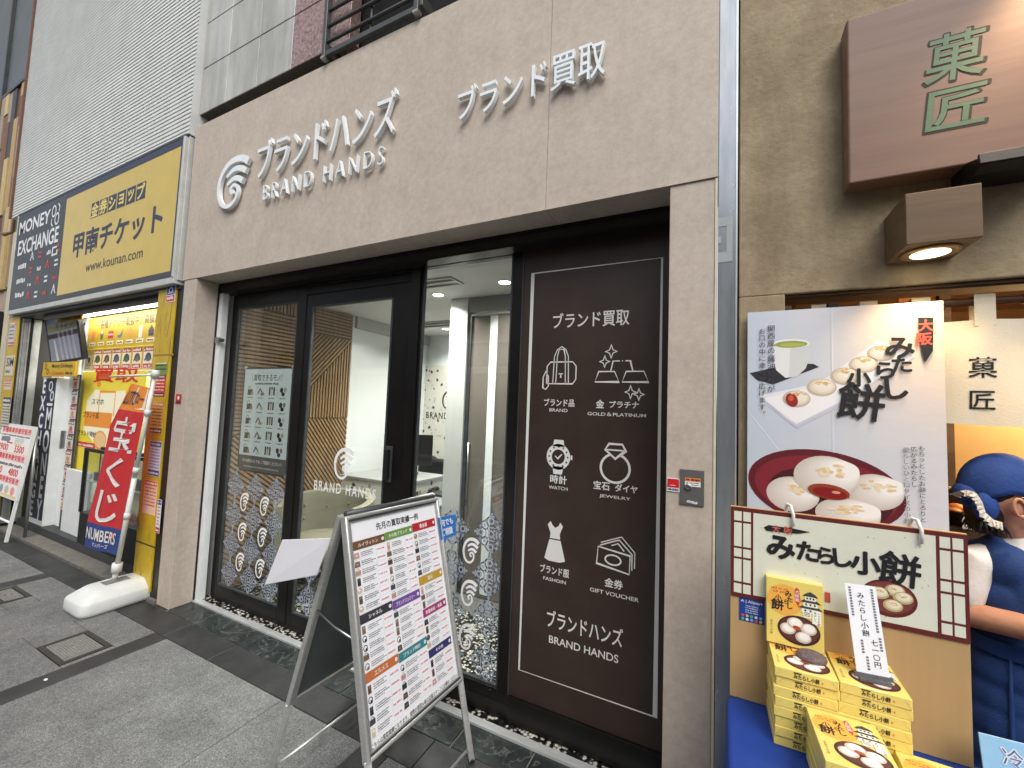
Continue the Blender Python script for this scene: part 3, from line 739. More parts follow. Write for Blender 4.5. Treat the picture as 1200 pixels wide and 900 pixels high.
# counter with terrazzo front
t = thing('reception_counter', 'terrazzo fronted reception counter seen through the door glass', 'counter', (.62, 1.7, 0))
q = MB(); q.box(.2, 1.02, 1.335, 1.36, .012, .822, M_TERRAZZO); q.build('front_panel', t)
q = MB(); q.box(.19, 1.035, 1.32, 1.98, .823, .853, mat('grey counter top', s(148, 150, 150), .35, var=(3, .05))); q.build('counter_top', t, bevel=.004)
q = MB(); q.box(.2, .225, 1.361, 1.97, .012, .822, M_TERRAZZO); q.box(.995, 1.02, 1.361, 1.97, .012, .822, M_TERRAZZO); q.build('side_panel', t)
t = thing('desk', 'grey topped desk behind the tall window below the terrazzo wall', 'desk', (1.2, 1.6, 0))
q = MB(); q.box(1.06, 1.47, 1.20, 2.3, .69, .72, mat('grey laminate', s(128, 132, 134), .4, var=(3, .05))); q.build('desk_top', t, bevel=.004)
q = MB(); q.box(1.08, 1.455, 1.225, 1.25, .012, .689, mat('grey laminate', s(128, 132, 134), .4)); q.box(1.08, 1.10, 1.251, 2.28, .012, .689, M_WHITEPL); q.build('modesty_panel', t)
t = thing('telephone', 'black desk telephone lying on the grey desk', 'telephone', (1.2, 1.62, .72))
q = MB(); q.prism([(1.12, .7205), (1.30, .7205), (1.30, .742), (1.12, .755)], 0, .16, M_BLACKMATT, Matrix(((1, 0, 0, 0), (0, 0, 1, 1.55), (0, 1, 0, 0), (0, 0, 0, 1)))); q.build('body', t, bevel=.004)
q = MB(); q.tube([(1.135, 1.57, .775), (1.135, 1.69, .775)], .014, M_BLACKMATT, 8); q.ell((1.135, 1.575, .767), (.02, .022, .015), M_BLACKMATT); q.ell((1.135, 1.69, .767), (.02, .022, .015), M_BLACKMATT); q.build('handset', t)
def office_chair(x, y, rz, label):
    t = thing('office_chair', label, 'chair', (x, y, 0.012), rz, group='office chairs at the desk')
    BM = mat('black chair mesh', s(28, 29, 31), .7, var=(60, .3), bump=(180, .3))
    q = MB(); pts = []
    for i in range(9):
        u = -1+2*i/8; row = []
        for j in range(8):
            v = j/7; wv = .205+.03*math.sin(v*PI*.9); z = .56+.40*v
            row.append(Vector((u*wv, .20+.05*(u*u)+.02*math.sin(v*PI), z-(abs(u)**4)*.05*(v > .5))))
        pts.append(row)
    vs = [p for r_ in pts for p in r_]+[p+Vector((0, .02, 0)) for r_ in pts for p in r_]; n = 72
    fs = [(i*8+j, (i+1)*8+j, (i+1)*8+j+1, i*8+j+1) for i in range(8) for j in range(7)]+[(n+i*8+j+1, n+(i+1)*8+j+1, n+(i+1)*8+j, n+i*8+j) for i in range(8) for j in range(7)]
    for i in range(8): fs += [(i*8, n+i*8, n+(i+1)*8, (i+1)*8), (i*8+7, (i+1)*8+7, n+(i+1)*8+7, n+i*8+7)]
    for j in range(7): fs += [(j, j+1, n+j+1, n+j), (64+j, n+64+j, n+65+j, 65+j)]
    q.raw(vs, fs, BM, True); q.build('backrest', t, world=False)
    q = MB(); q.box(-.24, .24, -.24, .22, .43, .49, BM); q.build('seat', t, bevel=.025, world=False, seg=3)
    q = MB(); q.tube([(0, 0, .08), (0, 0, .43)], .025, M_DARKGREY); q.tube([(0, .1, .44), (0, .27, .5), (0, .25, .66)], .02, M_BLACKMATT); q.build('stem', t, world=False)
    for k in range(5):
        a = k*2*PI/5; q = MB(); q.tube([(0, 0, .09), (.28*math.cos(a), .28*math.sin(a), .06)], [.025, .016], M_BLACKMATT); q.ell((.28*math.cos(a), .28*math.sin(a), .028), (.026, .026, .028), M_BLACKMATT, 10, 8); q.build('castor_leg', t, world=False)
office_chair(.68, 2.05, .15, 'black mesh backed office chair behind the grey desk')
office_chair(.25, 2.35, -.5, 'black office chair partly hidden behind the door stile')
def monitor(x, y, rz, label):
    t = thing('monitor', label, 'monitor', (x, y, .854), rz)
    q = MB(); q.box(-.25, .25, -.012, .012, .10, .42, M_BLACKMATT); q.build('screen', t, bevel=.004, world=False)
    q = MB(); q.box(-.02, .02, .0, .03, .015, .12, M_BLACKMATT); q.box(-.11, .11, -.07, .09, 0, .014, M_BLACKMATT); q.build('stand', t, bevel=.003, world=False)
monitor(.72, 1.72, .6, 'black monitor standing on the reception counter behind the door')
# tufted armchairs
M_CREAM = mat('cream leather', s(128, 124, 106), .5, var=(10, .08), bump=(90, .1))
def armchair(x, y, rz, label):
    t = thing('armchair', label, 'armchair', (x, y, .012), rz)
    q = MB(); N = 22; rows = 8; vs = []
    for shell in (0, 1):
        for i in range(N+1):
            a = math.radians(-35+250*i/N)                      # open to -y
            for j in range(rows+1):
                v = j/rows; top = .70+.05*math.sin(max(0, min(PI, (i/N)*PI))); z = .14+(top-.14)*v
                rx = .36+.045*v; ry = .34+.05*v
                if shell: rx -= .085-.02*v; ry -= .085-.02*v
                bulge = .012*math.sin(v*PI*3)*math.cos(i*PI*.5) if shell else 0
                vs.append((rx*math.cos(a)*(1-bulge), ry*math.sin(a)*(1-bulge)+.02, z))
    W_ = rows+1; n = (N+1)*W_; fs = []
    for i in range(N):
        for j in range(rows):
            fs.append((i*W_+j, (i+1)*W_+j, (i+1)*W_+j+1, i*W_+j+1)); fs.append((n+i*W_+j+1, n+(i+1)*W_+j+1, n+(i+1)*W_+j, n+i*W_+j))
        fs.append((i*W_+rows, (i+1)*W_+rows, n+(i+1)*W_+rows, n+i*W_+rows)); fs.append((i*W_, n+i*W_, n+(i+1)*W_, (i+1)*W_))
    for j in range(rows): fs.append((j, j+1, n+j+1, n+j)); fs.append((N*W_+j, n+N*W_+j, n+N*W_+j+1, N*W_+j+1))
    q.raw(vs, fs, M_CREAM, True)
    for a in range(0, 181, 36):
        for z in (.48, .60):
            r_ = math.radians(a); q.ell((.315*math.cos(r_), .305*math.sin(r_)+.02, z+(.0 if a % 72 else .03)), (.012, .012, .012), mat('cream button', s(124, 116, 90), .6), 8, 6)
    q.build('back_shell', t, bevel=.02, world=False, seg=3)
    q = MB(); q.lathe([(.02, .26), (.24, .26), (.285, .29), (.285, .39), (.25, .425), (.1, .44), (.002, .442)], (0, -.03, 0), M_CREAM, 28); q.build('seat_cushion', t, world=False)
    for sx, sy in ((1, 1), (-1, 1), (1, -1), (-1, -1)):
        q = MB(); q.tube([(sx*.2, sy*.19, .27), (sx*.22, sy*.21, 0)], [.02, .013], M_DARKWOOD, 8); q.build('leg', t, world=False)
armchair(.60, .82, .5, 'cream tufted tub chair seen through the sliding door glass')

# ================================================================ NOTICES ON THE SHOPFRONT
t = thing('glass_poster', 'grey edged poster of things the shop buys hung behind the left window glass', 'poster', (.54, .27, 1.03))
q = MB(); q.box(.245, .835, GY+.008, GY+.016, 1.02, 1.825, mat('poster backing', s(60, 58, 56), .6, var=(9, .1))); q.build('poster_board', t)
p = Print((.245, GY+.008-.0005, 1.02), lift=.0004, step=.0001); GI = ink(64, 60, 58); BI = ink(98, 86, 78)
p.rect(.012, .012, .578, .793, ink(214, 220, 220), 0); p.rect(.012, .012, .578, .125, ink(96, 86, 80), 1)
p.text('買取できるモノ', .13, .70, .45, .75, GI, w=.012, l=2); p.stroke([(.105, .76), (.12, .70)], .004, GI, 2); p.stroke([(.475, .76), (.46, .70)], .004, GI, 2)
p.scribble(.15, .672, .44, .016, GI, 2); p.text('その他なんでもご相談ください！', .06, .072, .53, .10, ink(220, 216, 210), w=.012, l=3)
p.scribble(.08, .035, .5, .012, ink(190, 184, 178), 2)
for r_ in range(5):
    for c in range(4):
        cx = .095+.133*c; cy = .62-.112*r_; k = (r_*4+c)
        dk = (GI, BI, ink(84, 70, 62), ink(46, 46, 48))[k % 4]; lt = (ink(180, 160, 130), ink(150, 120, 96), ink(196, 190, 180))[k % 3]
        if k % 4 == 0: p.poly([(cx-.034, cy-.03), (cx+.034, cy-.03), (cx+.03, cy+.015), (cx-.03, cy+.015)], dk, 2); p.ring(cx-.012, cy+.016, .016, .022, .005, dk, 3, 14); p.poly([(cx+.01, cy-.03), (cx+.045, cy-.03), (cx+.04, cy), (cx+.014, cy)], lt, 4)
        elif k % 4 == 1: p.stroke([(cx-.036, cy-.02), (cx-.01, cy+.02), (cx+.02, cy-.012)], .012, dk, 2); p.ellp(cx+.02, cy-.02, .026, .012, lt, 3, 14)
        elif k % 4 == 2: 
            for m in (-.026, 0, .026): p.rect(cx+m-.009, cy-.028, cx+m+.009, cy+.022, dk if m else lt, 2); p.ellp(cx+m, cy+.026, .01, .01, dk, 3, 10)
        else: p.ellp(cx-.02, cy+.012, .018, .02, dk, 2, 14); p.ellp(cx+.022, cy+.014, .016, .018, lt, 2, 14); p.ellp(cx, cy-.018, .02, .016, dk, 3, 14)
        p.scribble(cx-.036, cy-.055, cx+.036, .009, GI, 2)
p.build('poster_print', t)
for z in (1.025, 1.82):
    for x in (.25, .83):
        q = MB(); q.lathe([(.002, .012), (.02, .012), (.02, 0), (.002, 0)], (x, GY+.019, z), mat('clear suction cup', s(170, 174, 174), .2), 12, Matrix.Rotation(PI/2, 4, 'X')); q.build('suction_cup', t)
t = thing('key_switch', 'grey steel shutter key switch plate on the right hand pillar', 'switch box', (3.541, .003, 1.24))
KM = mat('grey switch plate', s(118, 118, 116), .4, .5, var=(20, .08))
q = MB(); q.box(3.499, 3.583, -.004, .003, 1.24, 1.372, KM); q.build('cover_plate', t, bevel=.001)
q = MB(); q.lathe([(.002, .008), (.009, .008), (.012, .006), (.012, 0)], (3.529, -.004, 1.308), M_ALU, 20, Matrix.Rotation(PI/2, 4, 'X')); q.build('key_barrel', t)
p = Print((3.499, -.0043, 1.24)); p.rect(.018, .088, .072, .102, ink(224, 128, 60), 1); p.rect(.018, .07, .072, .088, ink(226, 228, 230), 1)
p.scribble(.022, .091, .07, .008, ink(50, 40, 36), 2); p.scribble(.022, .081, .068, .005, ink(90, 90, 96), 2); p.scribble(.022, .074, .068, .004, ink(90, 90, 96), 2)
p.poly([(.026, .010), (.058, .006), (.062, .010), (.062, .014), (.03, .018), (.024, .015)], ink(222, 232, 236), 1); p.scribble(.029, .010, .057, .004, ink(60, 90, 140), 2); p.build('label_sticker', t)
t = MB(); t.box(3.452, 3.498, -.001, .0028, 1.283, 1.333, ink(236, 234, 230)); t = t.build('security_sticker')
tag(t, 'small red and white sticker beside the grey key switch plate', 'sticker')
p = Print((3.452, -.001, 1.283)); p.rect(.002, .016, .044, .048, ink(198, 28, 36), 1); p.scribble(.012, .022, .034, .004, ink(240, 200, 200), 2); p.scribble(.003, .004, .044, .009, ink(60, 70, 130), 2); p.build('print', t)

# ================================================================ A-FRAME BOARD
eW = Vector((.0324, .9989, -.0338)); eW.normalize()
TL, TR, BL = Vector((2.333, -.547, 1.135)), Vector((2.351, .028, 1.115)), Vector((2.554, -.582, .33))
dn = (BL-TL).normalized(); e = (TR-TL).normalized(); dn = (dn-e*dn.dot(e)).normalized(); nrm = e.cross(-dn).normalized()
AW, AH = .576, .835
AF = thing('a_frame_board', 'silver a frame board listing prices of bought goods standing before the door', 'sign board', (2.34, -.26, 0))
FR = lambda u, v, h=0: TL+e*u+dn*v+nrm*h                      # front leaf: u across, v down, h out
MF = Matrix((( e.x, -dn.x, nrm.x, TL.x), (e.y, -dn.y, nrm.y, TL.y), (e.z, -dn.z, nrm.z, TL.z), (0, 0, 0, 1)))
M_SNAP = mat('silver snap frame', s(196, 197, 194), .32, .6, var=(14, .1), stretch=(1, 1, 6))
def rail(m, x0, x1, y0, y1, M, wide): m.box(x0, x1, y0, y1, -.018, .006, M_SNAP, M)
q = MB(); k = .03
def halfround(q, a, b, r_, M, mt):
    a, b = M @ Vector((*a, .002)), M @ Vector((*b, .002)); q.tube([a, b], r_, mt, 12)
q.box(0, k, -AH, 0, -.02, .002, M_SNAP, MF); q.box(AW-k, AW, -AH, 0, -.02, .002, M_SNAP, MF); q.box(k, AW-k, -k, 0, -.02, .002, M_SNAP, MF); q.box(k, AW-k, -AH, -AH+k, -.02, .002, M_SNAP, MF)
for x in (.009, AW-.009): halfround(q, (x, -AH+.004), (x, -.004), .009, MF, M_SNAP)
for y in (-.009, -AH+.009): halfround(q, (.012, y), (AW-.012, y), .009, MF, M_SNAP)
for y in (-.018, -AH+.018): q.box(k*.6, AW-k*.6, y-.006, y+.006, .001, .006, M_DARKGREY, MF)
q.build('front_frame', AF, bevel=.002)
q = MB(); q.box(k, AW-k, -AH+k, -k, -.012, -.006, mat('board back', s(150, 152, 152), .5, .2, var=(6, .08)), MF); q.build('front_panel', AF)
q = MB(); q.box(k-.004, AW-k+.004, -AH+k-.004, -k+.004, -.0055, -.0035, M_PAPER, MF); pst = q.build('poster', AF)
p = Print(TL+nrm*-.003, e, -dn, lift=.0006, step=.00012); V = lambda v: -v*AH; U = lambda u: u*AW
DK = ink(40, 38, 38); RD = ink(204, 96, 104); GL = ink(188, 192, 200)
p.text('先月の買取実績一例', U(.275), V(.098), U(.725), V(.062), DK, w=.014, l=2)
bars = [(.057, .348, .123, .162, (112, 76, 52), 'ルイヴィトン'), (.35, .644, .120, .160, (104, 146, 64), 'その他ブランド'), (.646, .93, .114, .158, (178, 40, 50), '貴金属'),
        (.057, .348, .44, .48, (56, 54, 60), 'シャネル'), (.35, .64, .446, .488, (110, 72, 150), 'ブランドジュエリー'), (.646, .935, .394, .436, (186, 150, 56), '宝石'),
        (.646, .93, .555, .595, (160, 52, 112), '骨董絵画・食器'), (.057, .35, .676, .716, (190, 108, 60), 'エルメス'), (.352, .65, .682, .722, (48, 128, 136), 'ブランド時計'), (.652, .93, .754, .792, (52, 54, 104), 'その他')]
for a, b_, v0, v1, c, tx in bars:
    p.rect(U(a), V(v1), U(b_), V(v0), ink(*c), 1)
    n = len(tx); cw = min(.03, .2/n); mid = (a+b_)/2-.012
    p.text(tx, U(mid-cw*n/2), V(v1-.01), U(mid+cw*n/2), V(v0+.011), M_WHITE, w=.014, l=2)
    p.ellp(U(b_-.022), V((v0+v1)/2), .0072, .0072, M_WHITE, 2, 12); p.poly([(U(b_-.026), V((v0+v1)/2)+.0015), (U(b_-.018), V((v0+v1)/2)+.0015), (U(b_-.022), V((v0+v1)/2)-.003)], ink(*c), 3)
def rows(a, b_, v0, v1, n, seed):
    rnd = random.Random(seed); st = (v1-v0)/n
    for i in range(n):
        v = v0+st*i; tone = rnd.choice([(88, 66, 52), (120, 96, 78), (58, 56, 58), (190, 150, 140), (148, 132, 112), (70, 74, 84), (200, 186, 160), (44, 44, 46)])
        ix = U(a+.024); iy = V(v+st*.52); kind = rnd.choice((0, 0, 2, 2, 4, 1, 3))
        if kind == 0: p.rect(ix-.013, iy-.010, ix+.013, iy+.009, ink(*tone), 1); p.ring(ix, iy+.009, .007, .006, .002, ink(*tone), 2, 10); p.rect(ix-.013, iy-.001, ix+.013, iy+.001, ink(*[int(x*.7) for x in tone]), 2)
        elif kind == 1: p.ellp(ix, iy, .012, .011, ink(*tone), 1, 16); p.ellp(ix-.003, iy+.003, .005, .004, ink(*[min(255, x+50) for x in tone]), 2, 10)
        elif kind == 2: p.rect(ix-.008, iy-.014, ix+.008, iy+.013, ink(*tone), 1); p.rect(ix-.005, iy+.002, ix+.005, iy+.010, ink(*[min(255, x+40) for x in tone]), 2)
        elif kind == 4: p.poly([(ix-.014, iy-.011), (ix+.014, iy-.011), (ix+.011, iy+.010), (ix-.011, iy+.010)], ink(*tone), 1); p.rect(ix-.006, iy-.004, ix+.006, iy+.003, ink(*[min(255, x+45) for x in tone]), 2)
        else: p.ring(ix, iy, .009, .010, .003, ink(*tone), 1, 14); p.ellp(ix+.004, iy-.006, .006, .006, ink(*tone), 2, 10)
        x0 = U(a+.058); xe = U(b_-.098)
        for j, f in enumerate((.2, .42, .64)):
            p.scribble(x0, V(v+st*(f+.16)), x0+(xe-x0)*rnd.uniform(.65, 1), AH*st*.13, DK if j == 1 else ink(96, 94, 96), 1)
        p.scribble(U(b_-.088), V(v+st*.62), U(b_-.012), AH*st*.22, RD, 1)
        p.rect(U(a+.01), V(v+st)-.0003, U(b_-.008), V(v+st)+.0003, GL, 1)
    p.rect(U(b_-.096)-.0004, V(v1), U(b_-.096)+.0004, V(v0), GL, 1)
for a, b_, v0, v1, n, sd in ((.057, .348, .166, .436, 7, 3), (.35, .644, .166, .442, 7, 4), (.646, .93, .163, .39, 6, 5), (.057, .348, .485, .672, 5, 6), (.35, .644, .492, .678, 5, 7), (.646, .93, .44, .552, 3, 8),
                            (.646, .93, .6, .75, 4, 9), (.057, .35, .722, .93, 5, 10), (.352, .65, .728, .925, 5, 11), (.652, .93, .797, .925, 3, 12)): rows(a, b_, v0, v1, n, sd)
p.text('こちらは買取実績になります。実際の買取価格は店頭スタッフにお尋ねください。', U(.052), V(.965), U(.948), V(.944), DK, w=.01, l=2, res=2)
p.build('poster_print', pst)
for u in (.012, AW-.012):
    q = MB(); c0 = FR(u, AH-.01, -.006); c1 = FR(u, 1.158, -.006); c1.z = max(c1.z, .006); q.tube([c0, c1], .0185, M_SNAP, 4); q.build('front_leg', AF, bevel=.002)
    q = MB(); q.ell(c1+Vector((0, 0, .004)), (.016, .016, .010), M_BLACKMATT, 10, 8); q.build('rubber_foot', AF)
q = MB(); q.tube([FR(.012, 1.105, -.008), FR(AW-.012, 1.105, -.008)], .009, M_SNAP, 4); q.build('lower_rail', AF)
# rear leaf
dr_ = Vector((-.30, .012, -1)).normalized(); e2 = (e-dr_*e.dot(dr_)).normalized(); n2 = (-dr_).cross(e2).normalized()*1
O2 = TL+Vector((-.022, 0, -.004))
MR = Matrix(((e2.x, -dr_.x, n2.x, O2.x), (e2.y, -dr_.y, n2.y, O2.y), (e2.z, -dr_.z, n2.z, O2.z), (0, 0, 0, 1)))
q = MB()
q.box(0, k, -AH, 0, -.006, .016, M_SNAP, MR); q.box(AW-k, AW, -AH, 0, -.006, .016, M_SNAP, MR); q.box(k, AW-k, -k, 0, -.006, .016, M_SNAP, MR); q.box(k, AW-k, -AH, -AH+k, -.006, .016, M_SNAP, MR)
for x in (.009, AW-.009): halfround(q, (x, -AH+.004), (x, -.004), .009, MR, M_SNAP)
q.build('rear_frame', AF, bevel=.002)
q = MB(); q.box(k, AW-k, -AH+k, -k, .002, .008, mat('grey back sheet', s(88, 94, 94), .38, .2, var=(5, .15)), MR); q.build('rear_panel', AF)
L2 = O2.z/-dr_.z
for u in (.012, AW-.012):
    q = MB(); c0 = O2+e2*u+dr_*(AH-.01)+n2*.006; c1 = O2+e2*u+dr_*(L2-.015)+n2*.006; q.tube([c0, c1], .0185, M_SNAP, 4); q.build('rear_leg', AF, bevel=.002)
    q = MB(); q.ell((c1.x, c1.y, .010), (.016, .016, .010), M_BLACKMATT, 10, 8); q.build('rubber_foot', AF)
q = MB(); q.tube([O2+e2*.012+dr_*1.12, O2+e2*(AW-.012)+dr_*1.12], .009, M_SNAP, 4); q.build('lower_rail', AF)
q = MB(); q.tube([TL+e*.02+Vector((-.011, 0, .004)), TR-e*.02+Vector((-.011, 0, .004))], .013, M_DARKGREY, 10); q.build('hinge', AF)
# the brace between the leaves at the near side
q = MB(); a = FR(.012, .44, -.02); c = O2+e2*.012+dr_*.40+n2*-.004; q.tube([a, (a+c)/2+Vector((0, 0, -.01)), c], .005, M_ALU, 6); q.build('spreader', AF)
# loose white card clipped to the rear leaf
CD = MB(); P4 = [Vector(x) for x in ((2.064, -.60, 1.014), (1.988, -.60, .827), (2.205, -.585, .895), (2.262, -.585, 1.05))]
P4 = [Vector((2.062, -.60, 1.016)), Vector((1.986, -.61, .826)), Vector((2.255, -.585, .912)), Vector((2.318, -.585, 1.062))]
nn = (P4[1]-P4[0]).cross(P4[3]-P4[0]).normalized(); vs = [a for a in P4]+[a-nn*.004*(1 if nn.y > 0 else -1) for a in P4]
CD.raw(vs, [(0, 1, 2, 3), (7, 6, 5, 4), (0, 4, 5, 1), (1, 5, 6, 2), (2, 6, 7, 3), (3, 7, 4, 0)], mat('laminated white card', s(226, 226, 232), .35, var=(7, .03)))
CD = CD.build('notice_card', bevel=.002); tag(CD, 'plain white laminated card sticking out from the rear of the a frame board', 'card')
CM = ink(214, 212, 222)
ux = (P4[3]-P4[0]).normalized(); uy = (P4[0]-P4[1]); uy = (uy-ux*uy.dot(ux)).normalized()
if ux.cross(uy).y > 0: uy = -uy
# speech bubble card
SB = MB(); MBb = MF; bp = [(AW*.955, -AH*.118), (AW*1.21, -AH*.126), (AW*1.165, -AH*.245), (AW*1.03, -AH*.248), (AW*.985, -AH*.282), (AW*.985, -AH*.246), (AW*.955, -AH*.244)]
SB.prism(bp, .0075, .0095, ink(34, 108, 184), MF); SB = SB.build('speech_bubble_card'); tag(SB, 'blue speech bubble card stuck on the right edge of the a frame board', 'card')
p = Print(TL+nrm*.0095, e, -dn, lift=.0004); p.text('何でも', AW*.975, -AH*.175, AW*1.15, -AH*.135, M_WHITE, w=.02, l=1); p.text('ご相談', AW*.975, -AH*.23, AW*1.13, -AH*.187, M_WHITE, w=.02, l=1); p.build('bubble_lettering', SB)
# ================================================================ TICKET SHOP (left)
TS = thing('ticket_shop', 'ticket shop with yellow fascia sign below a pale grey sided upper wall', 'shop', (-2.2, .2, 0))
q = MB(); prof = [(.12, 3.705)]; z = 3.705; pitch = .036
while z < 7.4: prof += [(-.040, z), (-.0405, z+.007), (-.0355, z+pitch-.004), (-.0355, z+pitch)]; z += pitch
prof += [(.12, z)]
MY = Matrix(((0, 0, 1, 0), (1, 0, 0, 0), (0, 1, 0, 0), (0, 0, 0, 1)))
xa = -4.27; rnd = random.Random(4)
for xb in (-3.6, -2.9, -2.2, -1.5, -.82, -.222): q.prism(prof, xa+.0015, xb, M_SIDING, MY); xa = xb
q.build('siding', TS)
q = MB(); q.box(-4.27, -4.24, -.06, -.04, 3.70, 7.4, mat('brown edge trim', s(104, 70, 52), .6, var=(8, .2))); q.build('edge_trim', TS)
SG = MB(); FA = mat('sign box aluminium', s(196, 198, 194), .4, .3, var=(10, .1))
SG.box(-3.98, -.235, -.05, .10, 2.47, 2.52, FA); SG.box(-3.98, -.235, -.05, .10, 3.68, 3.705, M_DARKGREY); SG.box(-.262, -.235, -.056, .10, 2.52, 3.68, FA); SG.box(-3.98, -3.955, -.05, .10, 2.52, 3.68, FA)
SG.box(-.234, -.224, -.03, .1, 2.50, 3.69, FA)
SG = SG.build('sign_box', TS, bevel=.003)
q = MB(); q.box(-3.955, -2.545, -.047, .05, 2.52, 3.68, mat('dark navy sign face', s(34, 34, 38), .38, var=(3, .15))); q.box(-2.544, -.262, -.047, .05, 2.52, 3.68, M_YELLOW); q.build('sign_face', SG)
NV = ink(52, 58, 78); p = Print((0, -.047, 0), lift=.0008)
p.rect(-2.544, 3.615, -.263, 3.679, NV, 1); p.rect(-2.544, 2.522, -.263, 2.575, ink(66, 68, 72), 1); p.rect(-.30, 2.575, -.263, 3.615, NV, 1); p.build('sign_border', SG)
p = Print((0, -.047, 0), lift=.0008)
for i, ch in enumerate('金券ショップ'):
    x = -1.905+.181*i; p.rect(x, 3.285, x+.162, 3.44, NV, 1); p.char(ch, x+.081, 3.3625, .15 if ch not in 'ョッ' else .15, ink(226, 206, 120), w=.03, l=2)
p.build('sign_lettering', SG)
p = Print((0, -.047, 0), lift=.0008)
p.text('甲南チケット', -2.25, 2.93, -.50, 3.19, NV, w=.03, l=1); p.build('sign_lettering', SG)
p = Print((0, -.047, 0), lift=.0008); p.text('www.kounan.com', -1.905, 2.75, -.78, 2.845, ink(70, 70, 76), w=.006, l=1); p.build('sign_lettering', SG)
p = Print((0, -.047, 0), lift=.0008); WH = ink(228, 230, 232)
p.text('MONEY', -3.885, 3.43, -2.96, 3.585, WH, w=.035, l=1); p.text('EXCHANGE', -3.85, 3.17, -2.67, 3.35, WH, w=.035, l=1)
p.ring(-2.86, 3.54, .05, .06, .02, WH, 1, 20); p.ring(-2.76, 3.44, .05, .06, .02, WH, 1, 20); p.stroke([(-2.76, 3.61), (-2.71, 3.57), (-2.72, 3.51)], .018, WH); p.stroke([(-2.86, 3.37), (-2.91, 3.41), (-2.90, 3.46)], .018, WH)
p.build('exchange_lettering', SG)
p = Print((0, -.047, 0), lift=.0008)
for r_ in range(3):
    z = 2.99-.17*r_; p.scribble(-3.78, z, -3.5, .07, WH, 1)
for c in range(4):
    x = -3.42+.24*c
    for r_ in range(4):
        z = 3.06-.15*r_; col = (WH, ink(200, 60, 60), WH, ink(210, 70, 60))[(r_+c) % 4]
        if (r_+c) % 3 == 0: p.stroke([(x, z), (x+.05, z+.09), (x+.1, z)], .02, col); p.stroke([(x+.02, z+.04), (x+.08, z+.04)], .015, col)
        elif (r_+c) % 3 == 1: p.rect(x, z, x+.09, z+.022, col, 1); p.rect(x, z+.05, x+.09, z+.07, col, 1)
        else: p.scribble(x, z, x+.11, .05, col, 1)
p.rect(-2.80, 3.03, -2.65, 3.13, WH, 1); p.rect(-2.77, 3.05, -2.68, 3.11, NV, 2)
p.build('rate_table', SG)
# pillars at either side of the opening
YP = mat('yellow painted pillar', s(196, 164, 34), .42, var=(7, .12), bump=(40, .08)); EDG = mat('black pillar edge', s(34, 32, 30), .5, var=(9, .2))
q = MB(); q.box(-.60, -.182, .012, .32, .0, 2.47, EDG); q.box(-.565, -.285, -.001, .011, .06, 2.455, YP); q.build('pillar', TS, bevel=.002)
GRM = mat('black scuff', s(58, 50, 26), .8, var=(30, .4))
p = Print((0, -.001, 0), lift=.0006); rnd = random.Random(8)
for k in range(26):
    x = rnd.uniform(-.55, -.25); z = rnd.choice([rnd.uniform(.07, .5), rnd.uniform(1.85, 2.35)]); a = rnd.uniform(-.25, .25); L = rnd.uniform(.02, .09)
    p.stroke([(x, z), (x+a*L, z+L), (x+a*L*2.4, z+L*1.7)], [.001, .003, .001], GRM)
p.stroke([(-.33, 2.4), (-.34, 2.2), (-.37, 2.05)], [.003, .006, .003], GRM); p.stroke([(-.30, 2.0), (-.31, 1.85)], .004, GRM); p.rect(-.56, 1.90, -.24, 1.915, ink(150, 124, 40), 1); p.rect(-.56, .40, -.24, .412, GRM, 1)
p.build('scuff_marks', TS)
q = MB(); q.box(-4.09, -3.70, .012, .30, .0, 2.47, EDG); q.box(-4.07, -3.75, -.001, .011, .06, 2.455, YP); q.build('pillar', TS, bevel=.002)
q = MB(); SH = mat('ribbed shutter steel', s(150, 152, 152), .4, .5, var=(8, .2))
for k in range(4): q.box(-3.6995, -3.688+.005*(k % 2), .014+.016*k, .0285+.016*k, .06, 2.43, SH)
q.box(-3.6995, -3.685, .079, .100, .06, 2.43, M_BLACK); q.box(-3.6995, -3.68, .101, .165, .06, 2.43, M_ALUMAT); q.build('shutter_post', TS, bevel=.001, seg=1)
q = MB(); q.box(-4.1, -.235, .0, .32, 2.44, 2.469, M_DARKGREY); q.box(-3.2, -.61, .05, .07, 2.38, 2.44, mat('shutter slot', s(92, 84, 74), .5, .3, var=(7, .2))); q.build('lintel', TS)
q = MB(); q.box(-4.1, -.19, .135, 4.0, -.02, .10, mat('dark rubber floor', s(58, 60, 62), .6, var=(9, .12))); q.build('floor', TS)
q = MB(); q.box(-4.3, -.19, -.010, .134, -.03, .024, M_CONC); q.build('kerb_strip', TS, bevel=.004)
q = MB(); q.box(-4.1, -.2, 2.6, 2.7, .1, 2.9, mat('ticket shop back wall', s(226, 214, 170), .6, var=(3, .05))); q.box(-4.2, -4.1, .3, 2.6, .1, 2.9, M_WHITEWALL); q.box(-.62, -.55, .33, 2.6, .1, 2.9, M_WHITEWALL); q.box(-4.1, -.62, .33, 2.6, 2.75, 2.85, M_CEIL); q.build('inner_wall', TS)
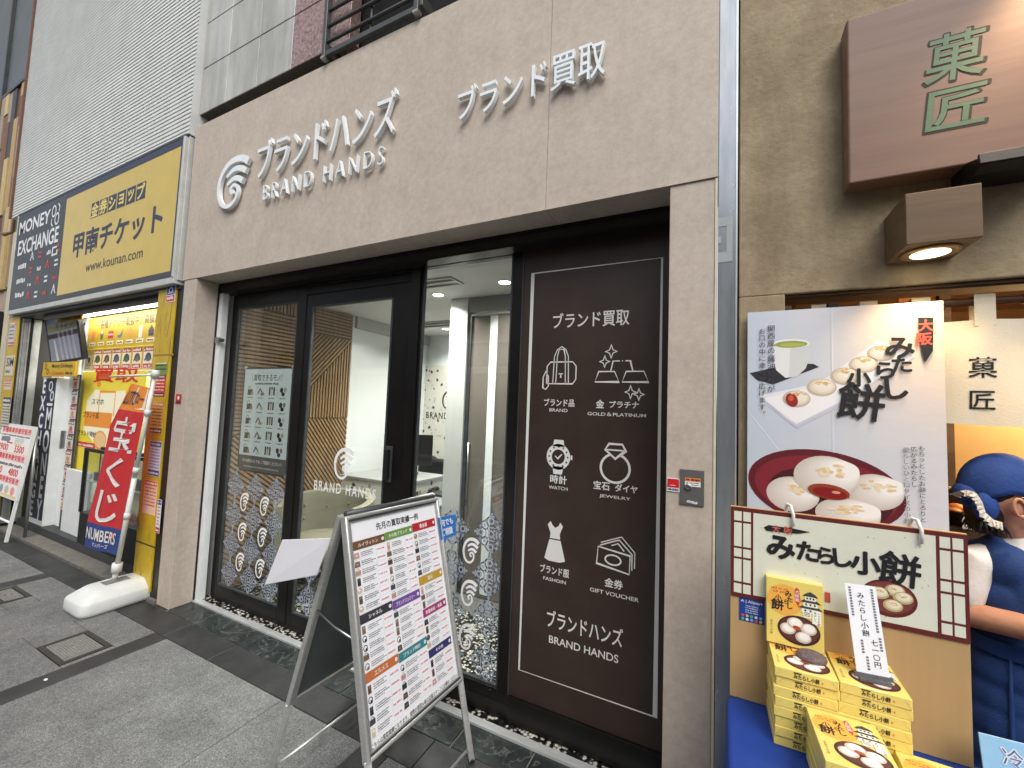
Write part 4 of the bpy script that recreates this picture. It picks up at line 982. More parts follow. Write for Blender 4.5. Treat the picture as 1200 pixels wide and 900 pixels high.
# tube lights
for k, (y, z) in enumerate(((.20, 2.425), (1.2, 2.66))):
    t = thing('tube_light', ('bright fluorescent tube along the top of the ticket shop window', 'second fluorescent tube deeper inside the ticket shop')[k], 'ceiling light', (-1.9, y, z))
    q = MB(); q.box(-2.85, -.64, y-.035, y+.035, z+.012, z+.016+.022*(k+1), M_WHITEPL); q.build('fitting', t, bevel=.004)
    q = MB(); q.tube([(-2.8, y, z), (-.70, y, z)], .017, lamp('tube glow', (1, .98, .92), 9)); q.build('tube', t)
    d = bpy.data.lights.new('tube_lamp', 'AREA'); d.shape = 'RECTANGLE'; d.size = 2.3; d.size_y = .06; d.energy = (3, 60)[k]; d.color = (1, .97, .9)
    o = bpy.data.objects.new('tube_lamp', d); COL.objects.link(o); o.parent = t; o.location = (0, 0, -.025)
# window frame and posters
q = MB(); q.box(-2.86, -2.80, .29, .33, .1, 2.47, M_WHITEPL); q.box(-.66, -.61, .29, .33, .1, 2.47, M_BLACK); q.box(-2.8, -.66, .29, .33, 2.44, 2.47, M_WHITEPL); q.box(-2.8, -.66, .30, .32, 1.80, 1.815, M_ALU)
fw = q.build('window', TS, bevel=.002)
q = MB(); q.box(-2.8, -.66, .325, .329, .1, 2.44, GLASS); q.build('glass', fw)
YB = ink(204, 168, 36); YL = ink(246, 226, 60); RDk = ink(208, 44, 40); BKt = ink(44, 40, 36)
def board(name, label, x0, x1, y, z0, z1, mt, th=.006):
    q = MB(); q.box(x0, x1, y, y+th, z0, z1, mt); o = q.build(name); tag(o, label, 'poster'); return o
hp = board('header_poster', 'wide yellow poster of tickets handled at the top of the ticket shop window', -2.8, -1.0, .30, 1.83, 2.425, YB)
p = Print((0, .30, 0), lift=.0008)
p.text('各種チケット取扱中！高額買取も', -2.5, 2.29, -1.05, 2.39, BKt, w=.018, l=1)
ic = [(214, 120, 60), (60, 110, 90), (190, 40, 44), (40, 110, 160), (220, 140, 70), (236, 228, 200), (60, 60, 70)]
for k, c in enumerate(ic):
    x = -2.66+.215*k; z = 2.215; m = ink(*c)
    if k == 0: p.poly([(x-.05, z-.04), (x+.03, z-.06), (x+.06, z+.04), (x-.02, z+.06)], m, 1)
    elif k == 1: p.ellp(x, z, .035, .05, m, 1, 14); p.ellp(x, z+.035, .02, .02, WH, 2, 10)
    elif k == 2: p.rect(x-.06, z-.04, x+.06, z+.04, m, 1); p.scribble(x-.05, z-.01, x+.05, .025, WH, 2)
    elif k == 3: p.poly([(x-.07, z-.02), (x+.0, z-.01), (x+.06, z+.05), (x+.04, z-.02), (x+.0, z-.05)], m, 1)
    elif k == 4: p.poly([(x, z-.06), (x+.055, z), (x, z+.06), (x-.055, z)], m, 1); p.poly([(x, z-.03), (x+.025, z), (x, z+.03), (x-.025, z)], YB, 2)
    elif k == 5: p.rect(x-.035, z-.06, x+.035, z+.06, m, 1)
    else: p.rect(x-.05, z-.05, x+.05, z+.0, m, 1); p.poly([(x-.06, z), (x, z+.06), (x+.06, z)], m, 1)
    p.rect(x-.075, 2.105, x+.075, 2.145, ink(250, 240, 200), 1); p.scribble(x-.06, 2.112, x+.06, .024, BKt, 2)
p.rect(-2.8, 2.065, -1.0, 2.075, YL, 1)
p.rect(-2.79, 1.84, -2.62, 2.0, ink(228, 222, 200), 1); p.ellp(-2.7, 1.95, .025, .035, BKt, 2, 12)
for k in range(4): p.scribble(-2.78, 1.9-.017*k, -2.64, .01, BKt, 2)
for k in range(7):
    x = -2.59+.222*k; p.rect(x, 1.84, x+.19, 2.055, ink(240, 224, 190), 1); p.rect(x, 2.01, x+.19, 2.055, ink(176, 60, 56), 2); p.scribble(x+.01, 2.018, x+.18, .028, WH, 3)
    p.ellp(x+.1, 1.955, .06, .045, (ink(70, 110, 70), ink(120, 110, 90), ink(90, 100, 130))[k % 3], 2, 12); p.stroke([(x+.03, 1.92), (x+.1, 1.99), (x+.16, 1.93)], .018, ink(60, 60, 54), 3)
    p.rect(x+.01, 1.848, x+.18, 1.89, ink(190, 50, 50), 2); p.scribble(x+.03, 1.853, x+.16, .03, WH, 3)
p.build('poster_print', hp)
kp = board('buying_poster', 'big bright yellow buying poster with red lettering behind the lottery banner', -2.79, -1.35, .285, .74, 1.815, mat('bright yellow poster', s(240, 220, 60), .4, var=(4, .05)))  # even yellow paper colour, no emission
p = Print((0, .285, 0), lift=.0008)
p.text('買取', -2.5, 1.70, -1.5, 1.85, RDk, w=.03, l=2); OR = ink(238, 150, 50)
p.poly([(-2.62, 1.18), (-2.6, 1.5), (-2.42, 1.62), (-2.1, 1.6), (-1.75, 1.62), (-1.6, 1.4), (-1.62, 1.1), (-1.9, 1.02), (-2.3, 1.03)], ink(252, 246, 214), 1)
p.stroke([(-2.3, 1.35), (-2.3, 1.6), (-1.95, 1.6), (-1.95, 1.35)], .018, OR, 2); p.rect(-2.62, 1.22, -1.98, 1.38, OR, 2); p.ellp(-2.2, 1.09, .14, .09, ink(240, 200, 140), 2, 20); p.ring(-2.2, 1.09, .14, .09, .014, OR, 3, 20)
p.ellp(-2.35, 1.68, .05, .03, OR, 2, 14)
p.text('スマホ', -2.48, 1.46, -2.2, 1.52, BKt, w=.02, l=4, slant=.2); p.text('ブランド品', -2.66, 1.31, -2.28, 1.375, BKt, w=.02, l=4); p.text('ブランド時計', -2.76, 1.11, -2.3, 1.17, BKt, w=.02, l=4)
p.rect(-2.74, .99, -2.3, 1.045, RDk, 2); p.scribble(-2.71, 1.0, -2.34, .03, WH, 3)
p.poly([(-2.05, .80), (-1.9, 1.02), (-1.7, .96), (-1.8, .8)], ink(220, 90, 60), 2)
p.build('poster_print', kp)
# white board under the posters and ticket rack
t = MB(); t.box(-2.68, -2.10, .20, .225, .101, .76, M_WHITEPL); t = t.build('display_board', bevel=.003); tag(t, 'plain white board standing on the ticket shop floor left of the showcase', 'board')
t = thing('ticket_rack', 'narrow rack of small red and grey ticket price cards beside the white board', 'rack', (-2.78, .22, .1))
q = MB(); q.box(-2.84, -2.69, .235, .25, .10, 1.78, M_DARKGREY); q.build('panel', t)
rnd = random.Random(2)
for k in range(9):
    z = .30+.165*k; q = MB(); q.box(-2.835, -2.695, .228, .234, z, z+.145, ink(214, 206, 196)); cd = q.build('price_card', t)
    p = Print((-2.835, .228, z), lift=.0006); p.rect(0, .10, .14, .145, ink(*((176, 52, 50), (96, 84, 80), (130, 60, 52))[k % 3]), 1); p.scribble(.01, .11, .13, .025, WH, 2); p.ellp(.07, .055, .04, .03, ink(*((190, 150, 90), (110, 110, 110), (180, 90, 70))[k % 3]), 1, 12); p.scribble(.01, .008, .13, .02, RDk, 1); p.build('card_print', cd)
# glass showcase
t = thing('glass_showcase', 'black framed glass showcase with small goods behind the lottery banner', 'showcase', (-1.36, .2, .1))
q = MB(); X0, X1, Y0, Y1 = -2.06, -.66, .125, .278
q.box(X0, X1, Y0+.012, Y1, .10, .40, M_BLACKMATT)
for x in (X0, X1-.03):
    for y in (Y0, Y1-.03): q.box(x, x+.03, y, y+.03, .40, 1.03, M_BLACKMATT)
for y in (Y0, Y1-.03): q.box(X0+.03, X1-.03, y, y+.03, 1.0, 1.03, M_BLACKMATT)
q.build('frame', t, bevel=.002)
q = MB(); q.box(X0+.03, X1-.03, Y0+.01, Y0+.014,   .40, 1.0, GLASS); q.build('glass', t)
q = MB(); q.box(X0+.03, X1-.03, Y0+.03, Y1-.03, .70, .71, mat('glass shelf', s(190, 210, 205), .1)); q.box(X0+.03, X1-.03, Y1-.029, Y1-.02,   .40, 1.0, mat('showcase lining', s(222, 214, 176), .6)); q.build('shelf', t)
rnd = random.Random(5)
for k in range(16):
    x = X0+.09+.16*(k % 8); z = .401 if k < 8 else .711; h = rnd.uniform(.06, .14); c = rnd.choice([(230, 210, 60), (60, 60, 66), (230, 226, 214), (200, 70, 60), (230, 210, 60)])
    q = MB(); q.box(x, x+.11, Y0+.06, Y0+.09, z, z+h, ink(*c)); q.box(x+.012, x+.098, Y0+.0585, Y0+.06, z+h*.35, z+h*.75, ink(50, 46, 44)); o = q.build('goods_card'); tag(o, 'small price card standing inside the glass showcase', 'price card', 'price cards inside the glass showcase')
# door leaf and hanging screen
q = MB(); q.box(-2.98, -2.87, .24, .28, .1, 2.4, M_WHITEPL); q.box(-3.18, -3.14, .24, .28, .1, 2.4, M_WHITEPL); dd = q.build('door', TS, bevel=.003)
q = MB(); q.box(-2.93, -2.915, .2, .24, .95, 1.15, M_ALU); q.build('handle', dd)
t = thing('rate_monitor', 'tilted wall monitor showing a blurred rate list in the ticket shop doorway', 'monitor', (-3.0, .15, 1.93))
q = MB(); MT = Matrix.Translation((-3.03, .19, 2.19)) @ Matrix.Rotation(-.05, 4, 'Y') @ Matrix.Rotation(.16, 4, 'X')
q.box(-.44, .44, -.02, .025, -.265, .265, M_BLACKMATT, MT); sc_ = q.build('screen', t, bevel=.004)
p = Print(MT @ Vector((0, -.02, 0)), MT.to_3x3() @ Vector((1, 0, 0)), MT.to_3x3() @ Vector((0, 0, 1)), lift=.0008)
p.rect(-.40, -.24, .40, .24, ink(150, 156, 174, .25), 1); p.rect(-.40, .02, .40, .07, ink(60, 40, 44), 2); p.rect(-.38, .09, .38, .15, ink(150, 152, 96), 2); p.poly([(-.25, -.24), (-.18, -.24), (-.22, .0), (-.26, .0)], ink(206, 210, 216), 2)
for k in range(4): p.poly([(-.1+.12*k, -.24), (-.04+.12*k, -.24), (-.1+.12*k, .2), (-.14+.12*k, .2)], ink(176, 178, 196), 2)
p.build('screen_picture', sc_)
q = MB(); q.tube([MT @ Vector((0, .02, .1)), (-3.0, .5, 2.5)], .015, M_DARKGREY); q.build('bracket', t)
t = MB(); t.box(-3.26, -2.40, .10, .125, 1.745, 1.905, YB); t = t.build('exchange_sign', bevel=.003); tag(t, 'yellow money exchange sign strip under the tilted monitor', 'sign')
p = Print((0, .10, 0), lift=.0008); p.text('Money EXchange', -3.0, 1.83, -2.46, 1.885, BKt, w=.02, l=1); p.text('0', -3.05, 1.77, -3.02, 1.80, RDk, w=.02, l=1); p.text('Commission', -2.98, 1.765, -2.66, 1.805, RDk, w=.015, l=1); p.scribble(-2.62, 1.765, -2.44, .035, BKt, 1)
p.ring(-3.17, 1.86, .025, .028, .012, BKt, 1, 14); p.ring(-3.11, 1.80, .025, .028, .012, BKt, 1, 14); p.build('lettering', t)
t = MB(); t.box(-3.05, -2.42, .12, .135, 2.36, 2.43, YB); t = t.build('commission_sign'); tag(t, 'thin yellow strip sign above the tilted monitor', 'sign')
p = Print((0, .12, 0), lift=.0008); p.text('No Commission', -2.95, 2.375, -2.68, 2.415, BKt, w=.01, l=1); p.scribble(-2.64, 2.375, -2.45, .04, BKt, 1); p.build('lettering', t)
# vertical sign
t = thing('vertical_sign', 'tall white box sign with navy face lettered exchange money', 'sign', (-3.2, .2, .1))
q = MB(); q.box(-3.42, -3.0, .15, .40, .10, 1.74, M_WHITEPL); q.build('case', t, bevel=.004)
q = MB(); q.box(-3.405, -3.015, .146, .1499, .16, 1.73, ink(38, 42, 66)); vf = q.build('face', t)
p = Print((0, .146, 0), lift=.0008)
for k, ch in enumerate('EXCHANGE'): p.char(ch, -3.325, 1.64-.197*k, .19, WH, w=.03, l=1, sx=.95, sy=1.2)
for k, ch in enumerate('MONEY'): p.char(ch, -3.115, 1.28-.255*k, .26, WH, w=.03, l=1, sx=.8, sy=1.25)
p.ring(-3.14, 1.64, .045, .05, .02, WH, 1, 18); p.ring(-3.08, 1.53, .04, .05, .02, WH, 1, 18); p.rect(-3.2, 1.42, -3.04, 1.45, WH, 1); p.build('lettering', vf)
# sandwich board at the far left
SBT = thing('price_board', 'white framed price board in red and black at the far left edge', 'sign board', (-3.43, -.11, 0))
MS = Matrix.Translation((-3.43, -.11, 0)) @ Matrix.Rotation(math.radians(-6), 4, 'X')
q = MB(); q.box(-.5, .5, -.012, .012, .42, 1.20, M_WHITEPL, MS); q.build('panel', SBT, bevel=.003)
for x in (-.49, .46):
    q = MB(); q.box(x, x+.03, -.012, .012, .01, .419, M_WHITEPL, MS); q.build('front_leg', SBT)
    q = MB(); q.tube([MS @ Vector((x+.015, .013, 1.17)), (MS @ Vector((x+.015, 0, 0)))+Vector((0, .13, .012))], .014, M_ALU, 6); q.build('rear_leg', SBT)
q = MB(); q.tube([MS @ Vector((-.46, 0, .2)), MS @ Vector((.46, 0, .2))], .012, M_WHITEPL, 6); q.build('rung', SBT)
p = Print(MS @ Vector((0, -.012, 0)), MS.to_3x3() @ Vector((1, 0, 0)), MS.to_3x3() @ Vector((0, 0, 1)), lift=.0008)
p.rect(-.48, .44, .48, 1.18, ink(238, 236, 232), 1); YY = ink(234, 206, 90)
for zz in (1.09, .80, .565):
    p.rect(-.47, zz, .47, zz+.085, ink(240, 220, 220), 2); p.text('各種乗車券激安販売', -.44, zz+.012, .44, zz+.075, RDk, w=.03, l=3)
for zz, tx in ((.90, '5500'), (.655, '4800')):
    p.text(tx, .08, zz, .36, zz+.075, RDk, w=.04, l=3); p.text('3900', -.44, zz, -.12, zz+.075, RDk, w=.04, l=3)
p.poly([(.03, 1.0), (.28, 1.0), (.31, 1.03), (.28, 1.06), (.03, 1.05)], ink(206, 210, 214), 2); p.poly([(-.4, 1.0), (-.15, 1.0), (-.11, 1.03), (-.15, 1.06), (-.4, 1.05)], ink(120, 130, 140), 2)
p.rect(-.47, .885, .47, .89, YY, 2); p.rect(-.2, .985, -.02, 1.0, RDk, 2); p.rect(.02, .98, .24, .995, YY, 2); p.scribble(-.44, .745, .44, .035, BKt, 2); p.scribble(-.44, 1.065, .44, .02, BKt, 2)
for k in range(5): p.ellp(-.35+.17*k, .505, .06, .045, (ink(200, 190, 170), ink(230, 150, 150), ink(150, 160, 180))[k % 3], 2, 14)
p.rect(-.47, .445, .47, .46, YY, 2); p.build('board_print', SBT)
# stickers on the pillars
def sticker(x0, x1, z0, z1, base, label, fn, y=-.001):
    t = MB(); t.box(x0, x1, y-.002, y-.0005, z0, z1, base); t = t.build('sticker'); tag(t, label, 'sticker')
    p = Print((x0, y-.002, z0), lift=.0005); fn(p, x1-x0, z1-z0); p.build('print', t)
def f1(p, w, h): p.rect(.006, h*.45, w-.006, h*.98, ink(34, 66, 150), 1); p.ring(w/2, h*.72, w*.2, h*.16, .012, WH, 2, 14); p.scribble(.02, h*.5, w-.02, .012, WH, 2); p.rect(.006, h*.04, w-.006, h*.4, ink(200, 60, 70), 1); p.scribble(.02, h*.14, w-.02, .03, WH, 2)
sticker(-.43, -.295, 2.34, 2.475, WH, 'blue and red sticker at the top of the yellow pillar', f1)
def lines(top, body, n, acc=None):
    def f(p, w, h):
        p.rect(0.004, h*.84, w-.004, h-.004, ink(*top), 1); p.scribble(.012, h*.88, w-.012, h*.07, WH, 2)
        for k in range(n): p.scribble(.012, h*(.78-.6*k/n)-.01, w-.012, h*.3/n, ink(*body), 1)
        if acc: p.rect(.004, .004, w-.004, h*.17, ink(*acc), 1); p.scribble(.012, h*.05, w-.012, h*.07, WH, 2)
    return f
sticker(-.50, -.325, 1.57, 1.745, ink(196, 60, 60), 'dark red sticker with green band on the yellow pillar', lines((40, 40, 44), (240, 220, 210), 4, (60, 40, 30)))
sticker(-.505, -.315, 1.745, 1.85, ink(110, 140, 70), 'green and yellow sticker just above the dark red one on the yellow pillar', lines((220, 200, 90), (50, 60, 50), 2))
sticker(-.50, -.312, 1.275, 1.53, ink(222, 180, 96), 'tan sticker with drawn figures on the yellow pillar', lines((200, 150, 60), (110, 80, 40), 6, (90, 70, 50)))
sticker(-.475, -.295, .94, 1.215, ink(206, 204, 222), 'pale lilac notice with navy bands on the yellow pillar', lines((52, 70, 140), (110, 110, 150), 7, (44, 56, 120)))
sticker(-.505, -.305, .64, .905, ink(232, 196, 170), 'peach leaflet with red prices low on the yellow pillar', lines((206, 90, 60), (176, 60, 50), 6))
sticker(-.275, -.215, .52, .775, ink(226, 222, 228), 'narrow white sticker with blue head at the pillar edge', lines((50, 70, 150), (180, 60, 80), 6, (190, 50, 60)), y=-.003)
sticker(-.148, -.072, 1.52, 1.595, ink(190, 40, 50), 'tiny red sticker on the beige left pillar of the brand shop', lambda p, w, h: (p.ellp(w/2, h*.62, w*.2, h*.2, WH, 1, 12), p.rect(.006, .006, w-.006, h*.3, ink(70, 50, 56), 1)))
sticker(-4.03, -3.76, 1.75, 1.99, ink(206, 200, 186), 'sim card sticker on the left yellow pillar of the ticket shop', lambda p, w, h: (p.text('SIM', .02, h*.45, w-.02, h*.9, ink(60, 60, 64), w=.01, l=1), p.scribble(.02, .03, w*.6, .04, ink(90, 90, 90), 1)))
sticker(-4.0, -3.77, 1.58, 1.72, ink(214, 196, 178), 'white and red sticker below the sim card sticker', lines((190, 60, 50), (190, 60, 50), 3))
sticker(-3.98, -3.72, 1.0, 1.5, ink(206, 202, 190), 'long grey text notice low on the left yellow pillar', lines((80, 80, 80), (90, 90, 90), 9, (40, 56, 110)))
sticker(-4.04, -3.84, 2.1, 2.4, ink(206, 196, 190), 'orange and blue poster strip at the top of the left yellow pillar', lines((220, 150, 90), (90, 110, 160), 4, (180, 60, 60)))
# lottery banner on a weighted base
BN = thing('lottery_banner', 'red lottery banner on a leaning white pole in a white weighted base', 'banner', (-.48, -.14, 0))
q = MB(); WP = mat('scuffed white plastic', s(214, 218, 214), .4, var=(9, .07), bump=(30, .05))
def rr(hx, hy, r_, n=5):
    out = []
    for cx, cy, a in ((hx-r_, hy-r_, 0), (-hx+r_, hy-r_, 90), (-hx+r_, -hy+r_, 180), (hx-r_, -hy+r_, 270)):
        for k in range(n+1): q_ = math.radians(a+90*k/n); out.append((cx+r_*math.cos(q_), cy+r_*math.sin(q_)))
    return out
lv = [(.155, .235, .06, .001), (.166, .246, .065, .012), (.168, .248, .065, .03), (.167, .247, .065, .085), (.158, .238, .06, .10), (.105, .165, .05, .150), (.095, .155, .05, .155)]
vs = []; 
for hx, hy, r_, z in lv: vs += [(x-.475, y-.135, z) for x, y in rr(hx, hy, r_)]
n = 24; fs = [tuple(range(n-1, -1, -1)), tuple(range((len(lv)-1)*n, len(lv)*n))]
for i in range(len(lv)-1): fs += [(i*n+k, i*n+(k+1) % n, (i+1)*n+(k+1) % n, (i+1)*n+k) for k in range(n)]
q.raw(vs, fs, WP, True); q.build('weighted_base', BN)
q = MB(); q.box(-.53, -.44, -.21, -.06, .1555, .158, mat('moulded slot', s(120, 122, 120), .6, var=(40, .3))); q.build('base_slot', BN)
pb = Vector((-.50, -.14, .156)); pt = Vector((-.215, -.12, 1.735)); pd = (pt-pb).normalized()
q = MB(); q.tube([pb, pb+pd*.07], .017, WP, 12); q.tube([pb+pd*.07, pb+pd*.135], .032, WP, 14); q.build('socket_collar', BN)
q = MB(); q.tube([pb+pd*.13, pb+pd*.80], .0165, WP, 12); q.tube([pb+pd*.80, pt], .0125, WP, 12); q.build('pole', BN)
for f in (.30, .52, .80):
    q = MB(); q.tube([pb+pd*1.61*f, pb+pd*(1.61*f+.045)], .021, WP, 12); q.build('clip', BN)
q = MB(); q.tube([pt-pd*.02, pt+pd*.035], .026, WP, 12); q.build('pole_cap', BN)
q = MB(); q.tube([pt+Vector((.01, 0, .0)), pt+Vector((-.74, .0, -.012))], .0085, WP, 8); q.build('cross_rod', BN)
# cloth: columns across, rows down; hangs from the rod bunched towards the pole
cl = Print((0, 0, 0)); NC, NR = 26, 60; RB = mat('red banner cloth', s(196, 44, 48), .75, var=(20, .06)); OB = mat('orange banner cloth', s(232, 140, 54), .75, var=(20, .05)); NB = mat('navy banner cloth', s(44, 66, 128), .75, var=(20, .06)); WB = mat('white banner ink', s(226, 222, 218), .7)
Ltop = .02; Ht = 1.30
def cloth(u, v, h=0):
    """u 0..1 across (left to pole), v 0..1 down"""
    z = 1.635-1.285*v; f = (pt.z-z)/(pt.z-pb.z); base = pt+(pb-pt)*f
    ks = ((0, .29), (.1, .38), (.25, .52), (.53, .55), (.85, .60), (1, .56))
    for (a0, w0), (a1, w1) in zip(ks, ks[1:]):
        if v <= a1: wdt = w0+(w1-w0)*max(0, (v-a0)/(a1-a0)); break
    fold = .007*math.sin(u*7+v*2.0)*(1-u*.5)+.003*math.sin(u*15+v*4)
    return Vector((base.x-.022-(1-u)*wdt, base.y-.012+fold-h, z-(.035*(1-u)*v*v if v > .3 else 0)+.03*(1-u)*(1-v)**4))
q = MB()
for j in range(NR):
    v = (j+.5)/NR; m_ = OB if v < .145 else RB if v < .855 else NB
    q.raw([cloth(i/NC, j/NR) for i in range(NC+1)]+[cloth(i/NC, (j+1)/NR) for i in range(NC+1)], [(i, NC+1+i, NC+2+i, i+1) for i in range(NC)], m_, True)
cb = q.build('cloth', BN)
def on_cloth(body, u0, v0, u1, v1, mt, w=.006, slant=0, h=.006):
    w = min(w, .012)
    vs, fs = glyphs(body, w, 3); ax = min(v.x for v in vs); bx = max(v.x for v in vs); ay = min(v.y for v in vs); by = max(v.y for v in vs)
    q = MB(); q.raw([cloth(u0+(v.x-ax)/(bx-ax)*(u1-u0)+slant*((v.y-ay)/(by-ay)), v1+(v.y-ay)/(by-ay)*(v0-v1), h) for v in vs], fs, mt); q.build('lettering', cb)
on_cloth('宝', .16, .185, .86, .40, WB, .05); on_cloth('く', .25, .43, .74, .61, WB, .05); on_cloth('じ', .22, .64, .80, .83, WB, .05)
q = MB(); q.raw([cloth(*a, .0012) for a in ((.45, .01), (.97, .01), (.97, .135), (.70, .135), (.42, .09))], [(0, 4, 3, 2, 1)], WB); q.build('white_panel', cb)
on_cloth('LOTO', .05, .035, .58, .115, ink(36, 40, 60), .03, .05); on_cloth('ロー', .62, .05, .9, .10, ink(60, 60, 70), .02)
on_cloth('NUMBERS', .05, .875, .92, .945, WB, .03); on_cloth('ナンバーズ', .30, .955, .72, .98, WB, .02)
q = MB(); q.raw([cloth(.78+.07*math.cos(k*PI/5), .895+.018*math.sin(k*PI/5), .004) for k in range(10)], [tuple(range(10))], ink(226, 110, 50)); q.build('lottery_ball', cb)

# ================================================================ FAR LEFT BUILDING
FB = thing('timber_clad_building', 'building clad in vertical brown and tan boards beyond the grey siding', 'building', (-7.5, .4, 0))
q = MB(); q.box(-12, -4.3, .12, 3, 0, 9.5, mat('dark wall', s(70, 58, 50), .8, var=(4, .2))); q.build('wall', FB)
rnd = random.Random(12); tones = [(120, 84, 58), (176, 146, 98), (66, 66, 70), (150, 138, 122), (96, 64, 46), (190, 168, 120), (110, 78, 52), (140, 118, 88)]
x = -4.30; q = MB()
while x > -9.5:
    w = rnd.uniform(.12, .24); z = 2.9
    while z < 5.75:
        L = rnd.uniform(.7, 1.7); ztop = min(5.8, z+L); q.box(x-w+.004, x-.004, .05+rnd.uniform(0, .04), .12, z, ztop-.004, mat('timber board %d %d %d' % (c := rnd.choice(tones)), s(*c), .6, var=(8, .15), stretch=(6, 6, 1))); z += L
    x -= w
q.build('timber_cladding', FB)
wn = MB(); wn.box(-9, -4.36, .06, .12, 5.80, 5.84, M_DARKGREY)
for x in (-4.40, -5.75, -7.1, -8.4): wn.box(x-.06, x, .06, .12, 5.84, 8.2, M_DARKGREY)
wn = wn.build('window', FB)
q = MB(); q.box(-8.9, -4.46, .10, .118, 5.84, 8.2, mat('grey window glass', s(84, 90, 92), .5, var=(2, .15))); q.build('pane', wn)
q = MB(); q.box(-12, -4.31, .10, .3, .0, 2.9, mat('beige lower wall', s(168, 150, 134), .7, var=(4, .1))); q.build('lower_wall', FB)
q = MB(); q.box(-9, -4.75, .05, .09, .1, 2.6, M_BLACKMATT); q.build('shop_front', FB)
q = MB(); q.box(-4.30, -4.11, .0, .2, .0, 3.55, mat('beige corner post', s(196, 186, 160), .6, var=(6, .08))); q.build('corner_post', FB)
q = MB(); q.tube([(-4.52, .02, 4.6), (-4.52, .02, 3.6), (-4.52, -.04, 3.55)], .03, mat('drain pipe', s(150, 130, 104), .5)); q.build('drain_pipe', FB)
t = thing('hanging_sign', 'pale blue projecting sign at the left edge high on the timber clad building', 'sign', (-5.6, -.3, 3.4))
q = MB(); q.box(-5.95, -5.85, -.55, .02, 3.5, 4.6, mat('pale blue sign', s(178, 204, 222), .4, var=(3, .04))); q.build('panel', t)
q = MB(); q.box(-5.92, -5.88, .02, .05, 3.7, 3.75, M_DARKGREY); q.box(-5.92, -5.88, .02, .05, 4.4, 4.45, M_DARKGREY); q.build('bracket', t)

t = MB(); t.ell((.345, -.72, .004), (.012, .008, .004), M_PAPER, 10, 6); t = t.build('paper_scrap'); tag(t, 'tiny scrap of white paper on the dark paving strip', 'paper scrap')
# ================================================================ SWEETS SHOP (right)
SW = thing('sweets_shop', 'sweets shop with rough tan plaster front and curtained opening', 'shop', (4.6, .1, 0))
q = MB(); q.box(3.694, 3.838, 0, .14, 0, 2.02, M_PLASTER); q.box(3.694, 7.0, 0, .14, 2.02, 5.6, M_PLASTER); q.box(5.6, 7.0, 0, .14, 0, 2.02, M_PLASTER); q.build('plaster_wall', SW, bevel=.004)
q = MB(); q.box(3.84, 5.6, .03, .12, 2.004, 2.019, M_DARKWOOD); q.box(3.84, 5.6, .015, .03, 2.010, 2.018, M_DARKWOOD); q.box(3.8385, 3.862, .03, .12, .0, 1.984, M_DARKWOOD); q.build('wood_frame', SW, bevel=.003)
q = MB(); q.box(3.7, 6, .14, 3, -.02, .02, mat('shop floor tile', s(120, 104, 84), .5, var=(5, .1))); q.build('floor', SW)
WARM = mat('warm timber wall', s(170, 122, 70), .6, var=(3, .12), stretch=(3, 3, .6))
q = MB(); q.box(3.7, 7, 2.6, 2.7, 0, 2.6, WARM); q.box(3.698, 3.71, .15, 2.6, 0, 2.6, WARM); q.box(3.71, 7, .15, 2.6, 2.45, 2.55, mat('timber ceiling', s(176, 130, 80), .6, var=(3, .12))); q.build('inner_wall', SW)
q = MB(); q.box(4.56, 4.60, .9, .95, .02, 2.45, M_DARKWOOD); q.build('inner_post', SW)
q = MB(); q.box(4.42, 4.555, .92, .95, .02, 2.45, M_SHELFWOOD); q.build('cedar_board', SW)
for x in (4.1, 4.35): 
    q = MB(); q.box(x, x+.03, .2, 2.5, 2.41, 2.449, M_DARKWOOD); q.build('rafter', SW)
sp_ = thing('steel_post', 'polished stainless steel post between the beige shopfront and the tan plaster wall', 'post', (3.656, 0, 0))
q = MB(); q.box(3.6235, 3.688, .0, .06, 0, 5.6, M_STEEL); q.build('cladding', sp_, bevel=.002)
q = MB(); q.box(3.688, 3.6935, .02, .06, 0, 5.6, M_VOID); q.box(3.683, 3.6885, -.002, .0, 0, 5.6, mat('bright edge bead', s(220, 222, 222), .3, .6, var=(9, .1))); q.build('edge_bead', sp_)
q = MB(); TP = mat('matt tape patch', s(158, 162, 164), .6, .2, var=(20, .06)); q.box(3.624, 3.672, -.0018, -.0002, 2.30, 2.335, TP); q.box(3.652, 3.672, -.0018, -.0002, 2.20, 2.2995, TP); q.box(3.624, 3.672, -.0018, -.0002, 2.16, 2.1995, TP); q.box(3.624, 3.634, -.0018, -.0002, 2.235, 2.262, TP); q.build('tape_mark', sp_)
# warm light inside
d = bpy.data.lights.new('shop_lamp', 'POINT'); d.energy = 22; d.color = (1, .76, .46); d.shadow_soft_size = .12
PL = thing('pendant_lamp', 'warm lamp inside the sweets shop behind the curtain', 'lamp', (5.0, .62, 2.0))
q = MB(); q.lathe([(.02, .25), (.03, .2), (.12, .0), (.118, -.004), (.02, .18)], (5.0, .62, 1.98), mat('lamp shade brass', s(150, 110, 60), .4, .6), 20); q.build('lamp_shade', PL)
q = MB(); q.ell((5.0, .62, 1.99), (.045, .045, .05), lamp('warm bulb', (1, .8, .5), 12)); q.build('bulb', PL)
q = MB(); q.tube([(5.0, .62, 2.2), (5.0, .62, 2.45)], .006, M_BLACKMATT, 6); q.build('cord', PL)
o = bpy.data.objects.new('shop_lamp', d); COL.objects.link(o); o.parent = PL; o.location = (0, 0, -.12)
